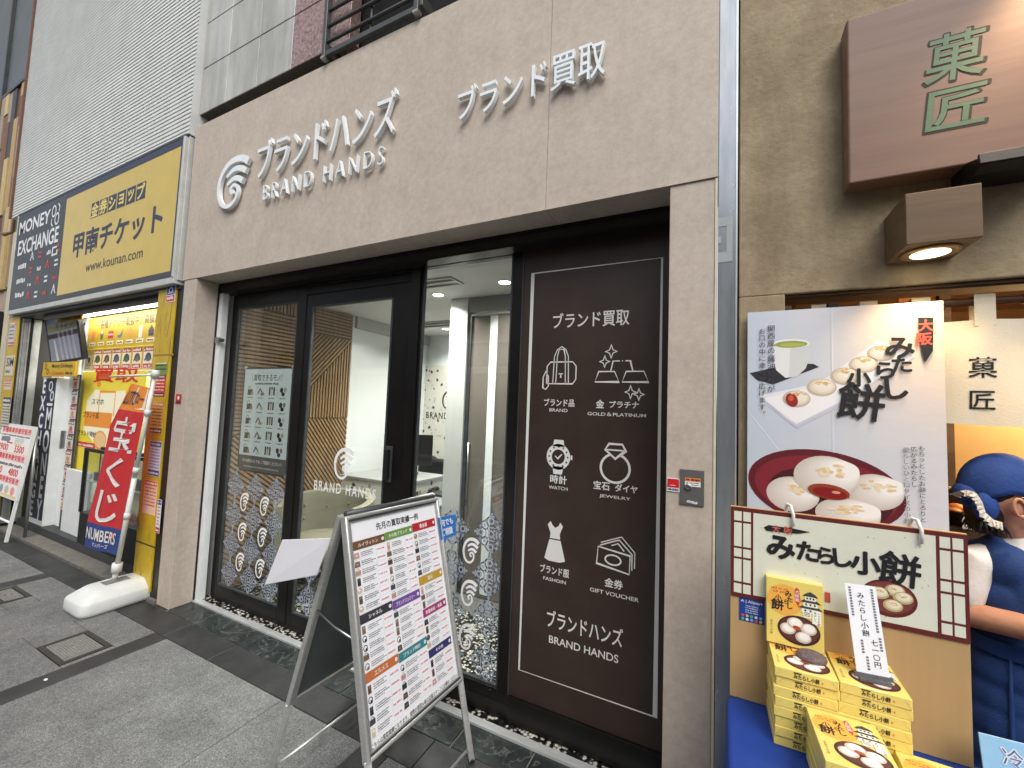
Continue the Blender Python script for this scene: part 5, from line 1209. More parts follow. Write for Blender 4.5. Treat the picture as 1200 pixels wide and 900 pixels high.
# sign board
SGN = thing('wooden_signboard', 'thick brown wooden signboard with two green carved characters', 'sign', (4.5, -.04, 2.345))
q = MB(); q.box(4.003, 5.02, -.083, -.004, 2.345, 2.912, M_SIGNWOOD); q.build('board', SGN, bevel=.006, seg=3)
p = Print((0, -.083, 0), lift=.0006); GN = mat('green carved paint', s(72, 108, 72), .5, var=(30, .18)); DKc = mat('dark carved edge', s(44, 34, 26), .7, var=(20, .2))
for ch, cz, w_, h_ in (('菓', 2.690, .132, .150), ('匠', 2.528, .130, .122)):
    p.text(ch, 4.254-w_/2-.004, cz-h_/2-.006, 4.254+w_/2+.008, cz+h_/2+.004, DKc, w=.026, l=1, slant=.1); p.text(ch, 4.254-w_/2, cz-h_/2, 4.254+w_/2, cz+h_/2, GN, w=.0105, l=4, slant=.1)
p.build('carved_lettering', SGN)
q = MB(); BRK = mat('blackened iron', s(40, 38, 36), .45, .6, var=(14, .2)); MB_ = Matrix(((0, 0, 1, 0), (1, 0, 0, 0), (0, 1, 0, 0), (0, 0, 0, 1)))
q.prism([(-.004, 2.30), (-.004, 2.345), (-.10, 2.343), (-.16, 2.322), (-.165, 2.30), (-.12, 2.292)], 4.275, 4.47, BRK, MB_); q.prism([(-.1665, 2.30), (-.162, 2.325), (-.17, 2.33), (-.175, 2.298)], 4.27, 4.475, BRK, MB_); q.build('iron_bracket', SGN, bevel=.002)
d = bpy.data.lights.new('sign_lamp', 'SPOT'); d.energy = 17; d.color = (1, .66, .36); d.spot_size = math.radians(85); d.spot_blend = .9; d.shadow_soft_size = .04
def box_lamp(x, z, label, spot):
    t = thing('wall_lamp', label, 'lamp', (x, -.085, z), group='wooden box lamps on the plaster wall')
    q = MB(); w = .08; dp = -.175
    q.box(x-w, x+w, dp, -.001, z, z+.152, M_LAMPWOOD); q.build('wooden_box', t, bevel=.002)
    q = MB(); q.lathe([(.048, 0), (.066, 0), (.068, -.004), (.06, -.008), (.05, -.006)], (x, -.088, z-.0005), mat('brass bezel', s(170, 140, 100), .35, .7), 28); q.build('bezel', t)
    q = MB(); q.lathe([(.001, -.001), (.049, -.001), (.047, -.006), (.03, -.010), (.001, -.011)], (x, -.088, z), lamp('warm lens', (1, .86, .58), 3.2), 28); q.build('lens', t)
    o = bpy.data.objects.new('wall_lamp_light', spot); COL.objects.link(o); o.parent = t; o.location = (0, -.002, -.02)
    return o
s2 = bpy.data.lights.new('wall_spot', 'SPOT'); s2.energy = 9; s2.color = (1, .76, .45); s2.spot_size = math.radians(120); s2.spot_blend = .8; s2.shadow_soft_size = .05
box_lamp(4.193, 2.092, 'wooden box lamp with a lit round lens under the carved signboard', s2)
o = box_lamp(4.58, 3.08, 'second wooden box lamp above the carved signboard', d); o.location = (0, -.20, -.02); o.rotation_euler = (math.radians(24), math.radians(4), 0)
# noren
NR_ = thing('shop_curtain', 'cream split curtain with two black characters hanging from a bamboo rod', 'curtain', (4.5, .06, 1.58))
q = MB(); BAM = mat('dark bamboo', s(84, 54, 36), .45, var=(16, .2)); q.tube([(3.865, .062, 1.965), (5.55, .062, 1.965)], .0125, BAM, 12)
for x in (4.0, 4.27, 4.45, 4.7, 5.0): q.tube([(x-.004, .062, 1.965), (x, .062, 1.965), (x+.004, .062, 1.965)], [.0125, .0145, .0125], BAM, 12)
q.build('rod', NR_)
CLO = mat('cream cotton', s(226, 214, 190), .85, var=(7, .05), bump=(220, .15))
def drape(x, z): return .060+.010*math.sin(x*17+z*3)+.006*math.sin(x*41-z*9)+.012*(1.905-z)*math.sin(x*9+1)
def panel(x0, x1):
    q = MB(); n, m = 40, 24; vs = []
    for sd in (0, .0016):
        for i in range(n+1):
            for j in range(m+1):
                x = x0+(x1-x0)*i/n; z = 1.582+(1.905-1.582)*j/m; vs.append((x, drape(x, z)+sd, z+.004*math.sin(x*11)*(1-j/m)))
    k = (n+1)*(m+1); fs = []
    for i in range(n):
        for j in range(m):
            a = i*(m+1)+j; fs.append((a, a+m+1, a+m+2, a+1)); fs.append((k+a+1, k+a+m+2, k+a+m+1, k+a))
    q.raw(vs, fs, CLO, True)
    for x in (x0+.05, (x0+x1)/2, x1-.05): pass
    return q.build('cloth_panel', NR_)
cpn = panel(3.88, 4.665); panel(4.68, 5.5)
q = MB()
for k in range(9): pass
for x0, x1 in ((3.922, 3.966), (4.058, 4.106), (4.192, 4.238), (4.338, 4.386), (4.50, 4.548), (4.62, 4.665)):
    q = MB(); q.box(x0, x1, .046, .0475, 1.885, 1.985, CLO); q.box(x0, x1, .0765, .078, 1.905, 1.985, CLO); q.box(x0, x1, .0475, .0765, 1.983, 1.9845, CLO); q.build('loop', NR_, bevel=.0006, seg=1)
def on_drape(ch, cx, cz, sz):
    vs, fs = glyphs(ch, .008, 3); ax = min(v.x for v in vs); bx = max(v.x for v in vs); ay = min(v.y for v in vs); by = max(v.y for v in vs)
    q = MB(); pts = []
    for v in vs:
        x = cx+(v.x-(ax+bx)/2)*sz; z = cz+(v.y-(ay+by)/2)*sz; pts.append((x, drape(x, z)-.0015, z))
    q.raw(pts, fs, BKI); q.build('lettering', cpn)
on_drape('菓', 4.355, 1.757, .068); on_drape('匠', 4.354, 1.657, .066)
q = MB(); q.box(3.969, 3.996, .03, .033, 1.93, 1.984, M_BLACKMATT); o = q.build('black_strap', NR_)
# hanging cloth deeper inside
t = MB(); t.box(4.60, 5.3, .93, .936, 1.32, 1.9, mat('beige inner curtain', s(190, 158, 108), .85, var=(4, .08))); t = t.build('inner_curtain'); tag(t, 'plain beige curtain hanging inside the sweets shop behind the worker', 'curtain')

# ---- poster on the wall
PT = thing('sweets_poster', 'big plastic sleeved poster of grilled rice cakes and a cup of green tea', 'poster', (3.98, -.02, 1.235))
q = MB(); q.box(3.721, 4.241, -.028, -.018, 1.215, 1.955, M_PAPER); q.build('board', PT, bevel=.002)
def _pg(n, l, b, tc):
    sp = n.new('ShaderNodeSeparateXYZ'); l.new(tc.outputs['Generated'], sp.inputs[0])
    c1 = ramp(n, l, sp.outputs['X'], [(0, s(200, 211, 226)), (.45, s(222, 222, 226)), (1, s(246, 212, 176))])
    c2 = ramp(n, l, sp.outputs['X'], [(0, s(194, 204, 216)), (1, s(220, 218, 220))])
    l.new(mixc(n, l, c2, c1, ramp(n, l, sp.outputs['Z'], [(.35, (0, 0, 0)), (.95, (1, 1, 1))])), b.inputs['Base Color'])
    b.inputs['Roughness'].default_value = .2; b.inputs['Coat Weight'].default_value = .3
    def crease(out, p, w=.006): return ramp(n, l, out, [(p-w, (0, 0, 0)), (p, (1, 1, 1)), (p+w, (0, 0, 0))])
    ad = n.new('ShaderNodeMath'); ad.operation = 'ADD'; l.new(sp.outputs['X'], ad.inputs[0]); l.new(sp.outputs['Z'], ad.inputs[1])
    h1 = mixc(n, l, crease(sp.outputs['X'], .47), crease(ad.outputs[0], .52, .004), 1.0, 'ADD'); h2 = mixc(n, l, h1, noise(n, l, tc.outputs['Object'], 6, 4, .6, (1, 1, 1.6)), .5, 'ADD')
    bumpn(n, l, b, h2, .16, .02)
PGM = ramp_mat('poster background print', _pg)
q = MB(); q.box(3.7215, 4.2405, -.0292, -.0282, 1.2155, 1.9545, PGM); q.build('background', PT)
p = Print((0, -.0292, 0), lift=.0006, step=.0001)
def sph(cx, cy, rx, ry, cols, l, m=None):
    m = m or p
    for k, c in enumerate(cols):
        f = 1-k*(.6/len(cols)); m.ellp(cx+rx*.05*k, cy+ry*(.36/len(cols))*k, rx*f, ry*f, ink(*c), l+k, 30)
MO = [tuple(int(a+(b_-a)*k/11) for a, b_ in zip((206, 196, 185), (248, 244, 238))) for k in range(12)]
def sear(cx, cy, rx, ry, l, m=None, c=((232, 196, 130), (222, 174, 100))):
    m = m or p; rnd = random.Random(int(cx*9999))
    for k in range(16):
        a = rnd.uniform(0, 2*PI); r_ = rnd.uniform(.1, .95); m.ellp(cx+rx*r_*math.cos(a), cy+ry*r_*math.sin(a), rx*rnd.uniform(.12, .3), ry*rnd.uniform(.12, .3), ink(*c[k % 2]), l+k*.2, 9)
# tea tray and cup
p.poly([(3.728, 1.735), (3.75, 1.71), (3.80, 1.695), (3.93, 1.755), (3.915, 1.765), (3.86, 1.77)], ink(44, 42, 48), 1)
p.poly([(3.797, 1.835), (3.905, 1.835), (3.905, 1.79), (3.893, 1.75), (3.868, 1.722), (3.835, 1.718), (3.808, 1.745), (3.797, 1.79)], ink(214, 216, 214), 2)
p.poly([(3.80, 1.835), (3.85, 1.835), (3.845, 1.72), (3.835, 1.718), (3.808, 1.745), (3.798, 1.79)], ink(232, 233, 230), 3)
p.ellp(3.851, 1.836, .054, .017, ink(238, 238, 234), 4); p.ellp(3.851, 1.834, .047, .012, ink(150, 162, 76), 5); p.ellp(3.855, 1.832, .036, .007, ink(178, 186, 90), 6)
# white plate and cakes
p.poly([(3.755, 1.655), (3.865, 1.556), (3.985, 1.635), (4.175, 1.785), (4.085, 1.84), (3.93, 1.70)], ink(232, 230, 236), 1)
p.poly([(3.77, 1.645), (3.865, 1.562), (3.985, 1.641), (4.16, 1.775), (4.09, 1.82), (3.93, 1.692)], ink(242, 240, 242), 2)
p.poly([(3.775, 1.627), (3.866, 1.548), (3.99, 1.625), (3.985, 1.637), (3.866, 1.56)], ink(200, 200, 212), 2)
for cx, cy, sz in ((4.092, 1.80, .036), (4.047, 1.765, .038), (4.0, 1.727, .040), (3.936, 1.69, .041), (3.866, 1.65, .040)):
    sph(cx, cy-.004, sz, sz*.72, [(196, 182, 160), (222, 210, 190), (236, 226, 208), (240, 232, 216)], 4); sear(cx+.003, cy+.012, sz*.55, sz*.22, 9)
p.ellp(3.853, 1.642, .017, .024, ink(150, 36, 30), 10, 18, rot=.3); p.ellp(3.851, 1.648, .008, .01, ink(206, 92, 60), 11, 12)
# dark red bowl with cakes
p.ellp(3.935, 1.352, .212, .125, ink(96, 24, 34), 1, 48, rot=-.12); p.ellp(3.935, 1.348, .192, .108, ink(128, 34, 46), 2, 48, rot=-.12); p.ellp(3.95, 1.33, .165, .088, ink(70, 18, 28), 3, 48, rot=-.12)
for cx, cy, rx, ry, l in ((4.07, 1.357, .072, .056, 4), (3.854, 1.325, .075, .058, 4), (4.0, 1.278, .084, .052, 20), (3.945, 1.392, .088, .068, 20)):
    sph(cx, cy, rx, ry, MO, l); sear(cx+.005, cy+ry*.30, rx*.6, ry*.36, l+12, c=((238, 220, 184), (228, 200, 150)))
p.ellp(3.952, 1.345, .056, .024, ink(150, 62, 30), 37, 24, rot=-.1); p.ellp(3.955, 1.341, .046, .017, ink(134, 18, 26), 38, 22, rot=-.1); p.ellp(3.972, 1.345, .012, .005, ink(220, 150, 120), 39, 10)
p.build('food_picture', PT)
p = Print((0, -.0292, 0), lift=.0048, step=.0001); BK2 = ink(30, 30, 34)
p.poly([(4.180, 1.905), (4.216, 1.903), (4.213, 1.80), (4.195, 1.765), (4.187, 1.80)], BK2, 0)
PL_ = lambda: p.build('poster_lettering', PT)
p.char('大', 4.198, 1.879, .038, ink(226, 92, 70), w=.03, l=2); p.char('阪', 4.194, 1.838, .04, ink(226, 92, 70), w=.03, l=2)
PL_(); p = Print((0, -.0292, 0), lift=.0048, step=.0001)
for ch, cx, cz, sz, a in (('み', 4.137, 1.812, .075, -.1), ('た', 4.14, 1.760, .056, 0), ('ら', 4.10, 1.742, .062, .1), ('し', 4.126, 1.684, .075, .1), ('小', 4.034, 1.718, .062, 0), ('餅', 4.038, 1.642, .125, -.12)):
    p.char(ch, cx, cz, sz, BK2, w=.022 if ch == '餅' else .036, l=2, ang=a)
PL_(); p = Print((0, -.0292, 0), lift=.0048, step=.0001)
T2 = ink(70, 70, 76)
p.column('関西風の醤油だれが', 3.793, 1.905, .0245, T2, w=.006, l=2); p.column('お口の中に幸せを広げます。', 3.766, 1.895, .0225, T2, w=.006, l=2)
PL_(); p = Print((0, -.0292, 0), lift=.0048, step=.0001)
p.column('もちっとしたお餅にとろりと', 4.182, 1.512, .0165, T2, w=.005, l=2); p.column('広がるみたらし', 4.164, 1.508, .0165, T2, w=.005, l=2); p.column('愛らしいひと口サイズの小餅', 4.146, 1.504, .0165, ink(120, 116, 120), w=.005, l=2)
p.build('poster_lettering', PT)

# ---- table, board, boxes
TB = thing('sales_table', 'table under a royal blue cloth in front of the sweets shop', 'table', (4.3, -.56, 0))
BLU = mat('royal blue cloth', s(18, 58, 142), .75, var=(5, .1), bump=(240, .12))
q = MB(); tx0, tx1, ty0, ty1, tz = 3.655, 5.0, -.80, -.285, .770
vs = []; fs = []; N = 12; prof_ = []
ring_ = []
def cloth_ring(inset, z, wav=0):
    out = []
    r_ = .04
    x0, x1, y0, y1 = tx0+inset, tx1-inset, ty0+inset, ty1-inset
    pts = []
    for (cx, cy, a) in ((x1-r_, y1-r_, 0), (x0+r_, y1-r_, 90), (x0+r_, y0+r_, 180), (x1-r_, y0+r_, 270)):
        for k in range(6): t_ = math.radians(a+90*k/5); pts.append((cx+r_*math.cos(t_), cy+r_*math.sin(t_)))
    res = []
    for i in range(len(pts)):
        a, b_ = pts[i], pts[(i+1) % len(pts)]; m = 1 if i % 6 != 5 else 14
        for k in range(m):
            u = k/m; x, y = a[0]+(b_[0]-a[0])*u, a[1]+(b_[1]-a[1])*u
            g = wav*math.sin((x*23+y*31)); dx = x-(x0+x1)/2; dy = y-(y0+y1)/2; L = math.hypot(dx, dy)
            res.append((x+dx/L*g, y+dy/L*g, z))
    return res
rings = [cloth_ring(.012, tz), cloth_ring(.004, tz-.003), cloth_ring(0, tz-.012), cloth_ring(0, tz-.03), cloth_ring(-.004, tz-.12, .004), cloth_ring(-.008, tz-.35, .010), cloth_ring(-.012, .04, .016)]
n = len(rings[0]); vs = [v for r_ in rings for v in r_]
fs = [tuple(range(n-1, -1, -1))[::-1]]+[(i*n+k, (i+1)*n+k, (i+1)*n+(k+1) % n, i*n+(k+1) % n) for i in range(len(rings)-1) for k in range(n)]
q.raw(vs, fs, BLU, True); q.build('tablecloth', TB)
for x in (3.72, 4.93):
    for y in (-.74, -.34):
        q = MB(); q.tube([(x, y, 0.0), (x, y, .75)], .016, M_DARKGREY, 8); q.build('leg', TB)
BD = thing('display_board', 'cardboard backboard with a white panel of brushed lettering standing behind the yellow boxes', 'sign board', (3.92, -.30, .771))
KR = mat('brown cardboard', s(186, 152, 104), .8, var=(5, .05), stretch=(6, 1, .4))
q = MB(); q.box(3.664, 4.173, -.307, -.299, .7715, 1.313, KR); q.build('backboard', BD, bevel=.001)
MAR = ink(98, 34, 32); IV = mat('ivory flecked paper', s(222, 224, 206), .5, var=(30, .03))
q = MB(); q.box(3.665, 4.172, -.311, -.3075, 1.056, 1.311, MAR); hd = q.build('header_panel', BD)
p = Print((0, -.311, 0), lift=.0004, step=.0001)
p.rect(3.722, 1.068, 4.114, 1.300, IV, 1)
for x0, x1 in ((3.673, 3.716), (4.121, 4.164)):
    xm = (x0+x1)/2
    for a, b_ in ((x0, xm-.002), (xm+.002, x1)):
        zs = [1.064, 1.096, 1.166, 1.196, 1.270, 1.303]
        for k in range(5): p.rect(a, zs[k]+.003, b_, zs[k+1]-.003, IV, 1)
rnd = random.Random(3)
for k in range(34):
    x = rnd.uniform(3.73, 4.1); z = rnd.uniform(1.075, 1.29); p.ellp(x, z, rnd.uniform(.001, .003), rnd.uniform(.0006, .0015), ink(170, 160, 130), 2, 7, rot=rnd.uniform(0, 3))
p.ellp(4.022, 1.128, .056, .046, MAR, 2, 40); p.ellp(4.022, 1.130, .050, .039, ink(122, 60, 58), 3, 40)
for cx, cy, l in ((4.035, 1.15, 5), (4.004, 1.138, 5), (4.03, 1.112, 10), (4.05, 1.135, 10)):
    sph(cx, cy, .02, .015, [(186, 170, 120), (222, 212, 180), (238, 232, 208)], l, p); sear(cx, cy+.004, .010, .004, l+4, p)
p.build('header_print', hd)
p = Print((0, -.311, 0), lift=.0022, step=.0001)
p.poly([(3.748, 1.264), (3.76, 1.272), (3.82, 1.271), (3.858, 1.268), (3.83, 1.259), (3.755, 1.255)], BK2, 1); p.char('大', 3.778, 1.264, .022, ink(210, 104, 84), w=.02, l=3); p.char('阪', 3.807, 1.264, .022, ink(210, 104, 84), w=.02, l=3)
p.build('header_lettering', hd); p = Print((0, -.311, 0), lift=.0022, step=.0001)
for ch, cx, cz, sz, a in (('み', 3.790, 1.214, .072, -.1), ('た', 3.851, 1.215, .058, 0), ('ら', 3.892, 1.211, .050, .05), ('し', 3.928, 1.212, .054, .1), ('小', 3.976, 1.207, .062, 0), ('餅', 4.044, 1.206, .085, -.08)):
    p.char(ch, cx, cz, sz, BK2, w=.024 if ch == '餅' else .038, l=2, ang=a)
p.build('header_lettering', hd); p = Print((0, -.311, 0), lift=.0022, step=.0001)
p.rect(3.889, 1.089, 3.901, 1.115, ink(186, 86, 70), 2); p.build('red_seal', hd)
q = MB(); WS = mat('white plastic loop', s(232, 230, 224), .4)
for x in (3.818, 4.086):
    q = MB(); q.tube([(x, -.318, 1.278), (x, -.319, 1.31), (x-.006, -.312, 1.334), (x-.012, -.300, 1.335), (x-.014, -.290, 1.316), (x-.013, -.287, 1.286)], .0042, WS, 8); q.build('hanging_loop', BD)
t = MB(); t.box(3.687, 3.750, -.3085, -.3075, .990, 1.054, ink(30, 66, 150)); t = t.build('payment_sticker'); tag(t, 'blue mobile payment sticker on the cardboard backboard under the header panel', 'sticker')
p = Print((3.687, -.3085, .99), lift=.0004); p.text('A | Alipay+', .004, .050, .059, .060, WH, w=.01, l=1)
for k in range(4): p.scribble(.016, .042-.006*k, .048, .004, ink(190, 204, 232), 1)
for r_ in range(2):
    for c in range(5): p.ellp(.009+.0112*c, .016-.010*r_, .004, .004, ink(*((210, 80, 80), (220, 180, 70), (90, 180, 120), (220, 226, 236), (120, 170, 220))[(c+2*r_) % 5]), 1, 10)
p.build('print', t)
# boxes
BW, BDp, BH = .130, .172, .0232
YBX = mat('pale yellow wrapping paper', s(234, 212, 116), .38, var=(5, .04), bump=(26, .08), coat=.25)
def box_print(o, full=True):
    """art on the lid and the name on the long front edge; local coordinates, lid up, front towards -y"""
    if full:
        p = Print((-BW/2, -BDp/2, BH), (1, 0, 0), (0, 1, 0), lift=.0006, step=.00012)
        p.ellp(.043, .118, .040, .040, ink(238, 176, 76), 1, 36)
        p.scribble(.012, .142, .052, .006, ink(204, 110, 60), 2); p.scribble(.016, .134, .048, .006, ink(204, 110, 60), 2)
        for ch, cx, cy, sz in (('み', .052, .135, .017), ('た', .055, .121, .015), ('ら', .047, .114, .014), ('し', .055, .104, .017), ('小', .028, .122, .015), ('餅', .026, .103, .030)): p.char(ch, cx, cy, sz, BK2, w=.03, l=3)
        p.poly([(.066, .150), (.071, .156), (.077, .150), (.078, .122), (.074, .106), (.067, .12)], ink(206, 60, 48), 2); p.column('大阪銘', .0718, .150, .0095, WH, w=.02, l=3)
        # a generic castle keep
        GY_ = ink(62, 66, 62); WT = ink(238, 236, 222)
        for k, (w, z) in enumerate(((.046, .100), (.038, .116), (.028, .132))):
            cx = .101; p.rect(cx-w*.42, z-.004, cx+w*.42, z+.008, WT, 2+k*2); p.poly([(cx-w*.62, z+.006), (cx+w*.62, z+.006), (cx+w*.40, z+.013), (cx, z+.019), (cx-w*.40, z+.013)], GY_, 3+k*2)
            for m in (-.25, 0, .25): p.rect(cx+w*m-.002, z-.001, cx+w*m+.002, z+.004, GY_, 3+k*2)
        p.poly([(.075, .094), (.127, .094), (.122, .106), (.08, .106)], ink(214, 206, 170), 1)
        p.poly([(.104, .072), (.124, .068), (.124, .104), (.106, .106)], ink(250, 248, 236), 9); p.column('小さなお餅', .119, .103, .0062, BK2, w=.006, l=10); p.column('香ばしく', .111, .103, .0062, BK2, w=.006, l=10)
        p.rect(.085, .083, .102, .099, ink(250, 248, 236), 9)
        for k in range(3): p.scribble(.087, .095-.004*k, .1, .0028, BK2, 10)
        p.ellp(.074, .046, .048, .037, ink(64, 32, 34), 1, 40); p.ellp(.074, .047, .044, .032, ink(92, 50, 48), 2, 40)
        for cx, cy, rx, l in ((.096, .054, .018, 4), (.050, .046, .018, 4), (.084, .031, .018, 9), (.066, .063, .0185, 9)):
            sph(cx, cy, rx, rx*.8, [(206, 190, 176), (238, 230, 222), (250, 246, 242)], l, p)
        p.ellp(.070, .052, .009, .0055, ink(176, 76, 48), 14, 16, rot=-.3); p.column('手作りの味', .012, .06, .007, ink(150, 110, 70), w=.004, l=2)
        p.build('lid_print', o, world=False)
    p = Print((-BW/2, -BDp/2, 0), (1, 0, 0), (0, 0, 1), lift=.0006, step=.00012)
    p.rect(.040, BH-.0065, .056, BH-.0035, BK2, 1); p.text('みたらし小餅', .040, .0048, .092, .0165, BK2, w=.025, l=2); p.rect(.096, .007, .099, .012, ink(206, 150, 80), 1)
    p.stroke([(.002, .003), (.016, BH-.003)], .0007, ink(214, 190, 90), 1); p.stroke([(BW-.002, .003), (BW-.014, BH-.003)], .0007, ink(214, 190, 90), 1)
    p.build('edge_lettering', o, world=False)
def box_mesh():
    q = MB(); q.box(-BW/2, BW/2, -BDp/2, BDp/2, 0, BH, YBX); return q
def new_box(label, M, full=True):
    o = box_mesh().build('sweets_box', bevel=.0016, origin=(0, 0, 0)); o.matrix_world = M; BASE[o.name] = Vector((0, 0, 0))
    tag(o, label, 'box', 'yellow boxes of sweets on the blue table'); box_print(o, full); return o
rnd = random.Random(21); proto = {}
ORD = ('lowest', 'second', 'third', 'fourth', 'fifth', 'sixth', 'seventh', 'topmost')
def stack(cx, cy, rz, n, where):
    for k in range(n):
        M = Matrix.Translation((cx+rnd.uniform(-.003, .002), cy+rnd.uniform(-.003, .003), tz+.0012+k*(BH+.0004))) @ Matrix.Rotation(rz+rnd.uniform(-.012, .012), 4, 'Z')
        top = k == n-1; nm = 'topmost' if top else ORD[k] if k == 0 else ORD[k]+' from the table'
        lb = '%s yellow box%s in the %s' % (ORD[k] if not top else 'topmost', ' from the table' if not top and k else '', where)
        if top not in proto: proto[top] = new_box(lb, M, top)
        else:
            c = copy_tree(proto[top]); c.matrix_world = M; c['label'] = lb
stack(3.823, -.368, .02, 8, 'tall left stack against the backboard')
stack(3.957, -.366, -.015, 8, 'tall right stack under the price slip')
stack(3.893, -.548, .03, 5, 'front centre stack')
stack(4.052, -.535, -.03, 3, 'low stack at the right front')
# upright display box leaning on the backboard
M = Matrix.Translation((3.817, -.3275, tz+.004+8*(BH+.0004)+BDp/2+.0005)) @ Matrix.Rotation(math.radians(87), 4, 'X') @ Matrix.Translation((0, 0, -BH/2))
up = copy_tree(proto[True]); up.matrix_world = M; up['label'] = 'yellow box of rice cakes stood upright on the tall left stack as display'; up.name = 'sweets_box'
# price slip in a grey holder
PS = thing('price_slip', 'white vertical price slip in a grey holder on the right box stack', 'price tag', (3.975, -.385, .96))
q = MB(); MP = Matrix.Translation((3.966, -.405, .964)) @ Matrix.Rotation(math.radians(-3.5), 4, 'Y') @ Matrix.Rotation(math.radians(-14), 4, 'X')
q.box(-.031, .031, 0, .0012, .008, .205, M_PAPER, MP); sl_ = q.build('slip', PS)
q = MB(); q.box(-.036, .036, -.006, .009, 0, .0085, mat('grey slip holder', s(96, 94, 96), .5, var=(60, .2)), MP); q.box(-.03, .03, -.02, .03, -.006, .0, mat('grey slip holder', s(96, 94, 96), .5), MP); q.build('holder', PS)
p = Print(MP @ Vector((0, 0, 0)), MP.to_3x3() @ Vector((1, 0, 0)), MP.to_3x3() @ Vector((0, 0, 1)), lift=.0006)
p.column('みたらし小餅', -.002, .188, .0155, BK2, w=.004, l=1); p.column('七一〇円', .012, .085, .0145, BK2, w=.004, l=1)
for x, z0, z1 in ((.022, .198, .10), (-.022, .198, .13), (.024, .09, .06), (-.012, .08, .05), (-.006, .045, .02)):
    z = z0
    while z > z1: p.rect(x-.0025, z-.004, x+.0022, z, ink(110, 108, 116), 1); z -= .0062
p.build('slip_lettering', sl_)
# knitted weight on the left stack
t = MB(); KN = mat('grey brown knit', s(116, 100, 96), .8, var=(90, .35), bump=(220, .8)); t.ell((3.848, -.378, .966), (.034, .030, .014), KN, 20, 12)
t = t.build('knitted_weight'); tag(t, 'grey brown knitted weight on the tall left box stack', 'weight')
# blue card at the lower right
BC = MB(); MC_ = Matrix.Translation((4.24, -.40, tz+.001)) @ Matrix.Rotation(.05, 4, 'Z') @ Matrix.Rotation(math.radians(-12), 4, 'X')
BC.box(-.085, .16, -.002, .002, 0, .125, mat('pale blue card', s(150, 196, 226), .4, var=(14, .12)), MC_); BC = BC.build('blue_card', bevel=.001); tag(BC, 'pale blue card with white edged writing at the bottom right corner', 'card')
p = Print(MC_ @ Vector((0, -.002, 0)), MC_.to_3x3() @ Vector((1, 0, 0)), MC_.to_3x3() @ Vector((0, 0, 1)), lift=.0006); p.char('冷', -.035, .092, .036, WH, w=.06, l=1); p.char('冷', -.035, .092, .036, ink(70, 110, 160), w=.0, l=3); p.char('や', -.022, .052, .036, WH, w=.06, l=1); p.char('や', -.022, .052, .036, ink(70, 110, 160), w=.0, l=3); p.build('lettering', BC)

# ---- goods shelf behind
SHL = thing('goods_counter', 'wooden counter of packed sweets beyond the curtain', 'counter', (4.75, .62, 0))
q = MB(); q.box(4.22, 5.4, .40, .90, 1.06, 1.09, M_SHELFWOOD); q.build('counter_top', SHL, bevel=.003)
q = MB(); q.box(4.25, 5.38, .43, .88, .02, 1.059, M_DARKWOOD); q.build('cabinet', SHL)
def tray(x, y, z, rx, ry, label, mt, items):
    t = thing('basket', label, 'basket', (x, y, z))
    q = MB(); q.lathe([(.7, 0), (1.0, .05), (1.03, .052), (1.0, .058), (.94, .052), (.66, .012)], (0, 0, 0), mt, 24, Matrix.Diagonal((rx, ry, 1, 1)).to_4x4()); o = q.build('bowl', t, world=False)
    return t
WK = mat('dark woven cane', s(52, 36, 26), .6, var=(60, .35), bump=(120, .6))
tray(4.478, .50, 1.20, .10, .08, 'dark cane basket of orange rolls beside the worker', WK, 0)
tray(4.425, .60, 1.25, .10, .07, 'dark tray of wrapped sweets by the inner post', WK, 0)
q = MB(); q.box(4.30, 4.62, .42, .76, 1.0905, 1.199, M_DARKWOOD); q.build('riser', SHL)
q = MB(); q.box(4.315, 4.525, .535, .70, 1.1995, 1.249, M_DARKWOOD); q.build('riser', SHL)
def goods(name, label, fn, cat, group=None):
    q = MB(); fn(q); o = q.build(name, bevel=.004, seg=2); tag(o, label, cat, group); return o
rnd = random.Random(31)
for k, (x, y) in enumerate(((4.438, .48), (4.478, .47), (4.518, .49), (4.458, .52), (4.498, .53))):
    goods('bread_roll', 'small orange brown roll in the cane basket', lambda q: q.ell((x, y, 1.245+.012*(k > 2)), (.026, .022, .018), mat('orange crust', s(216, 138, 62), .45, var=(30, .2)), 14, 10), 'roll', 'rolls in the cane basket')
for k, (x, y) in enumerate(((4.375, .59), (4.435, .58), (4.485, .60))):
    goods('wrapped_sweet', 'dark wrapped sweet packet with a pale label on the tray', lambda q: (q.box(x-.028, x+.028, y-.03, y+.03, 1.305, 1.325, mat('glossy wrapper', s(58, 48, 40), .2, var=(30, .3))), q.box(x-.018, x+.018, y-.0315, y+.02, 1.3255, 1.3265, ink(206, 190, 150))), 'packet', 'packets on the dark tray')
for k in range(10):
    x = 4.24+.055*k+rnd.uniform(-.01, .01); y = .45+.035*(k % 2); c = ((206, 190, 140), (90, 110, 84), (190, 160, 90), (150, 120, 70))[k % 4]
    goods('sweet_pack', 'clear packed sweet lying on the front of the goods counter', lambda q: (q.box(x-.024, x+.024, y-.03, y+.03, 1.0905, 1.108+.012*(k % 3), mat('sweet wrapper %d %d %d' % c, s(*c), .25, var=(40, .3))), q.box(x-.012, x+.012, y-.0308, y-.0302, 1.094, 1.104, ink(236, 230, 214))), 'packet', 'packs along the goods counter')
t = MB(); t.box(4.432, 4.469, .405, .408, 1.20, 1.245, M_PAPER, Matrix.Translation((0, 0, 0))); t = t.build('price_card'); tag(t, 'small white price card in front of the orange rolls', 'price card')
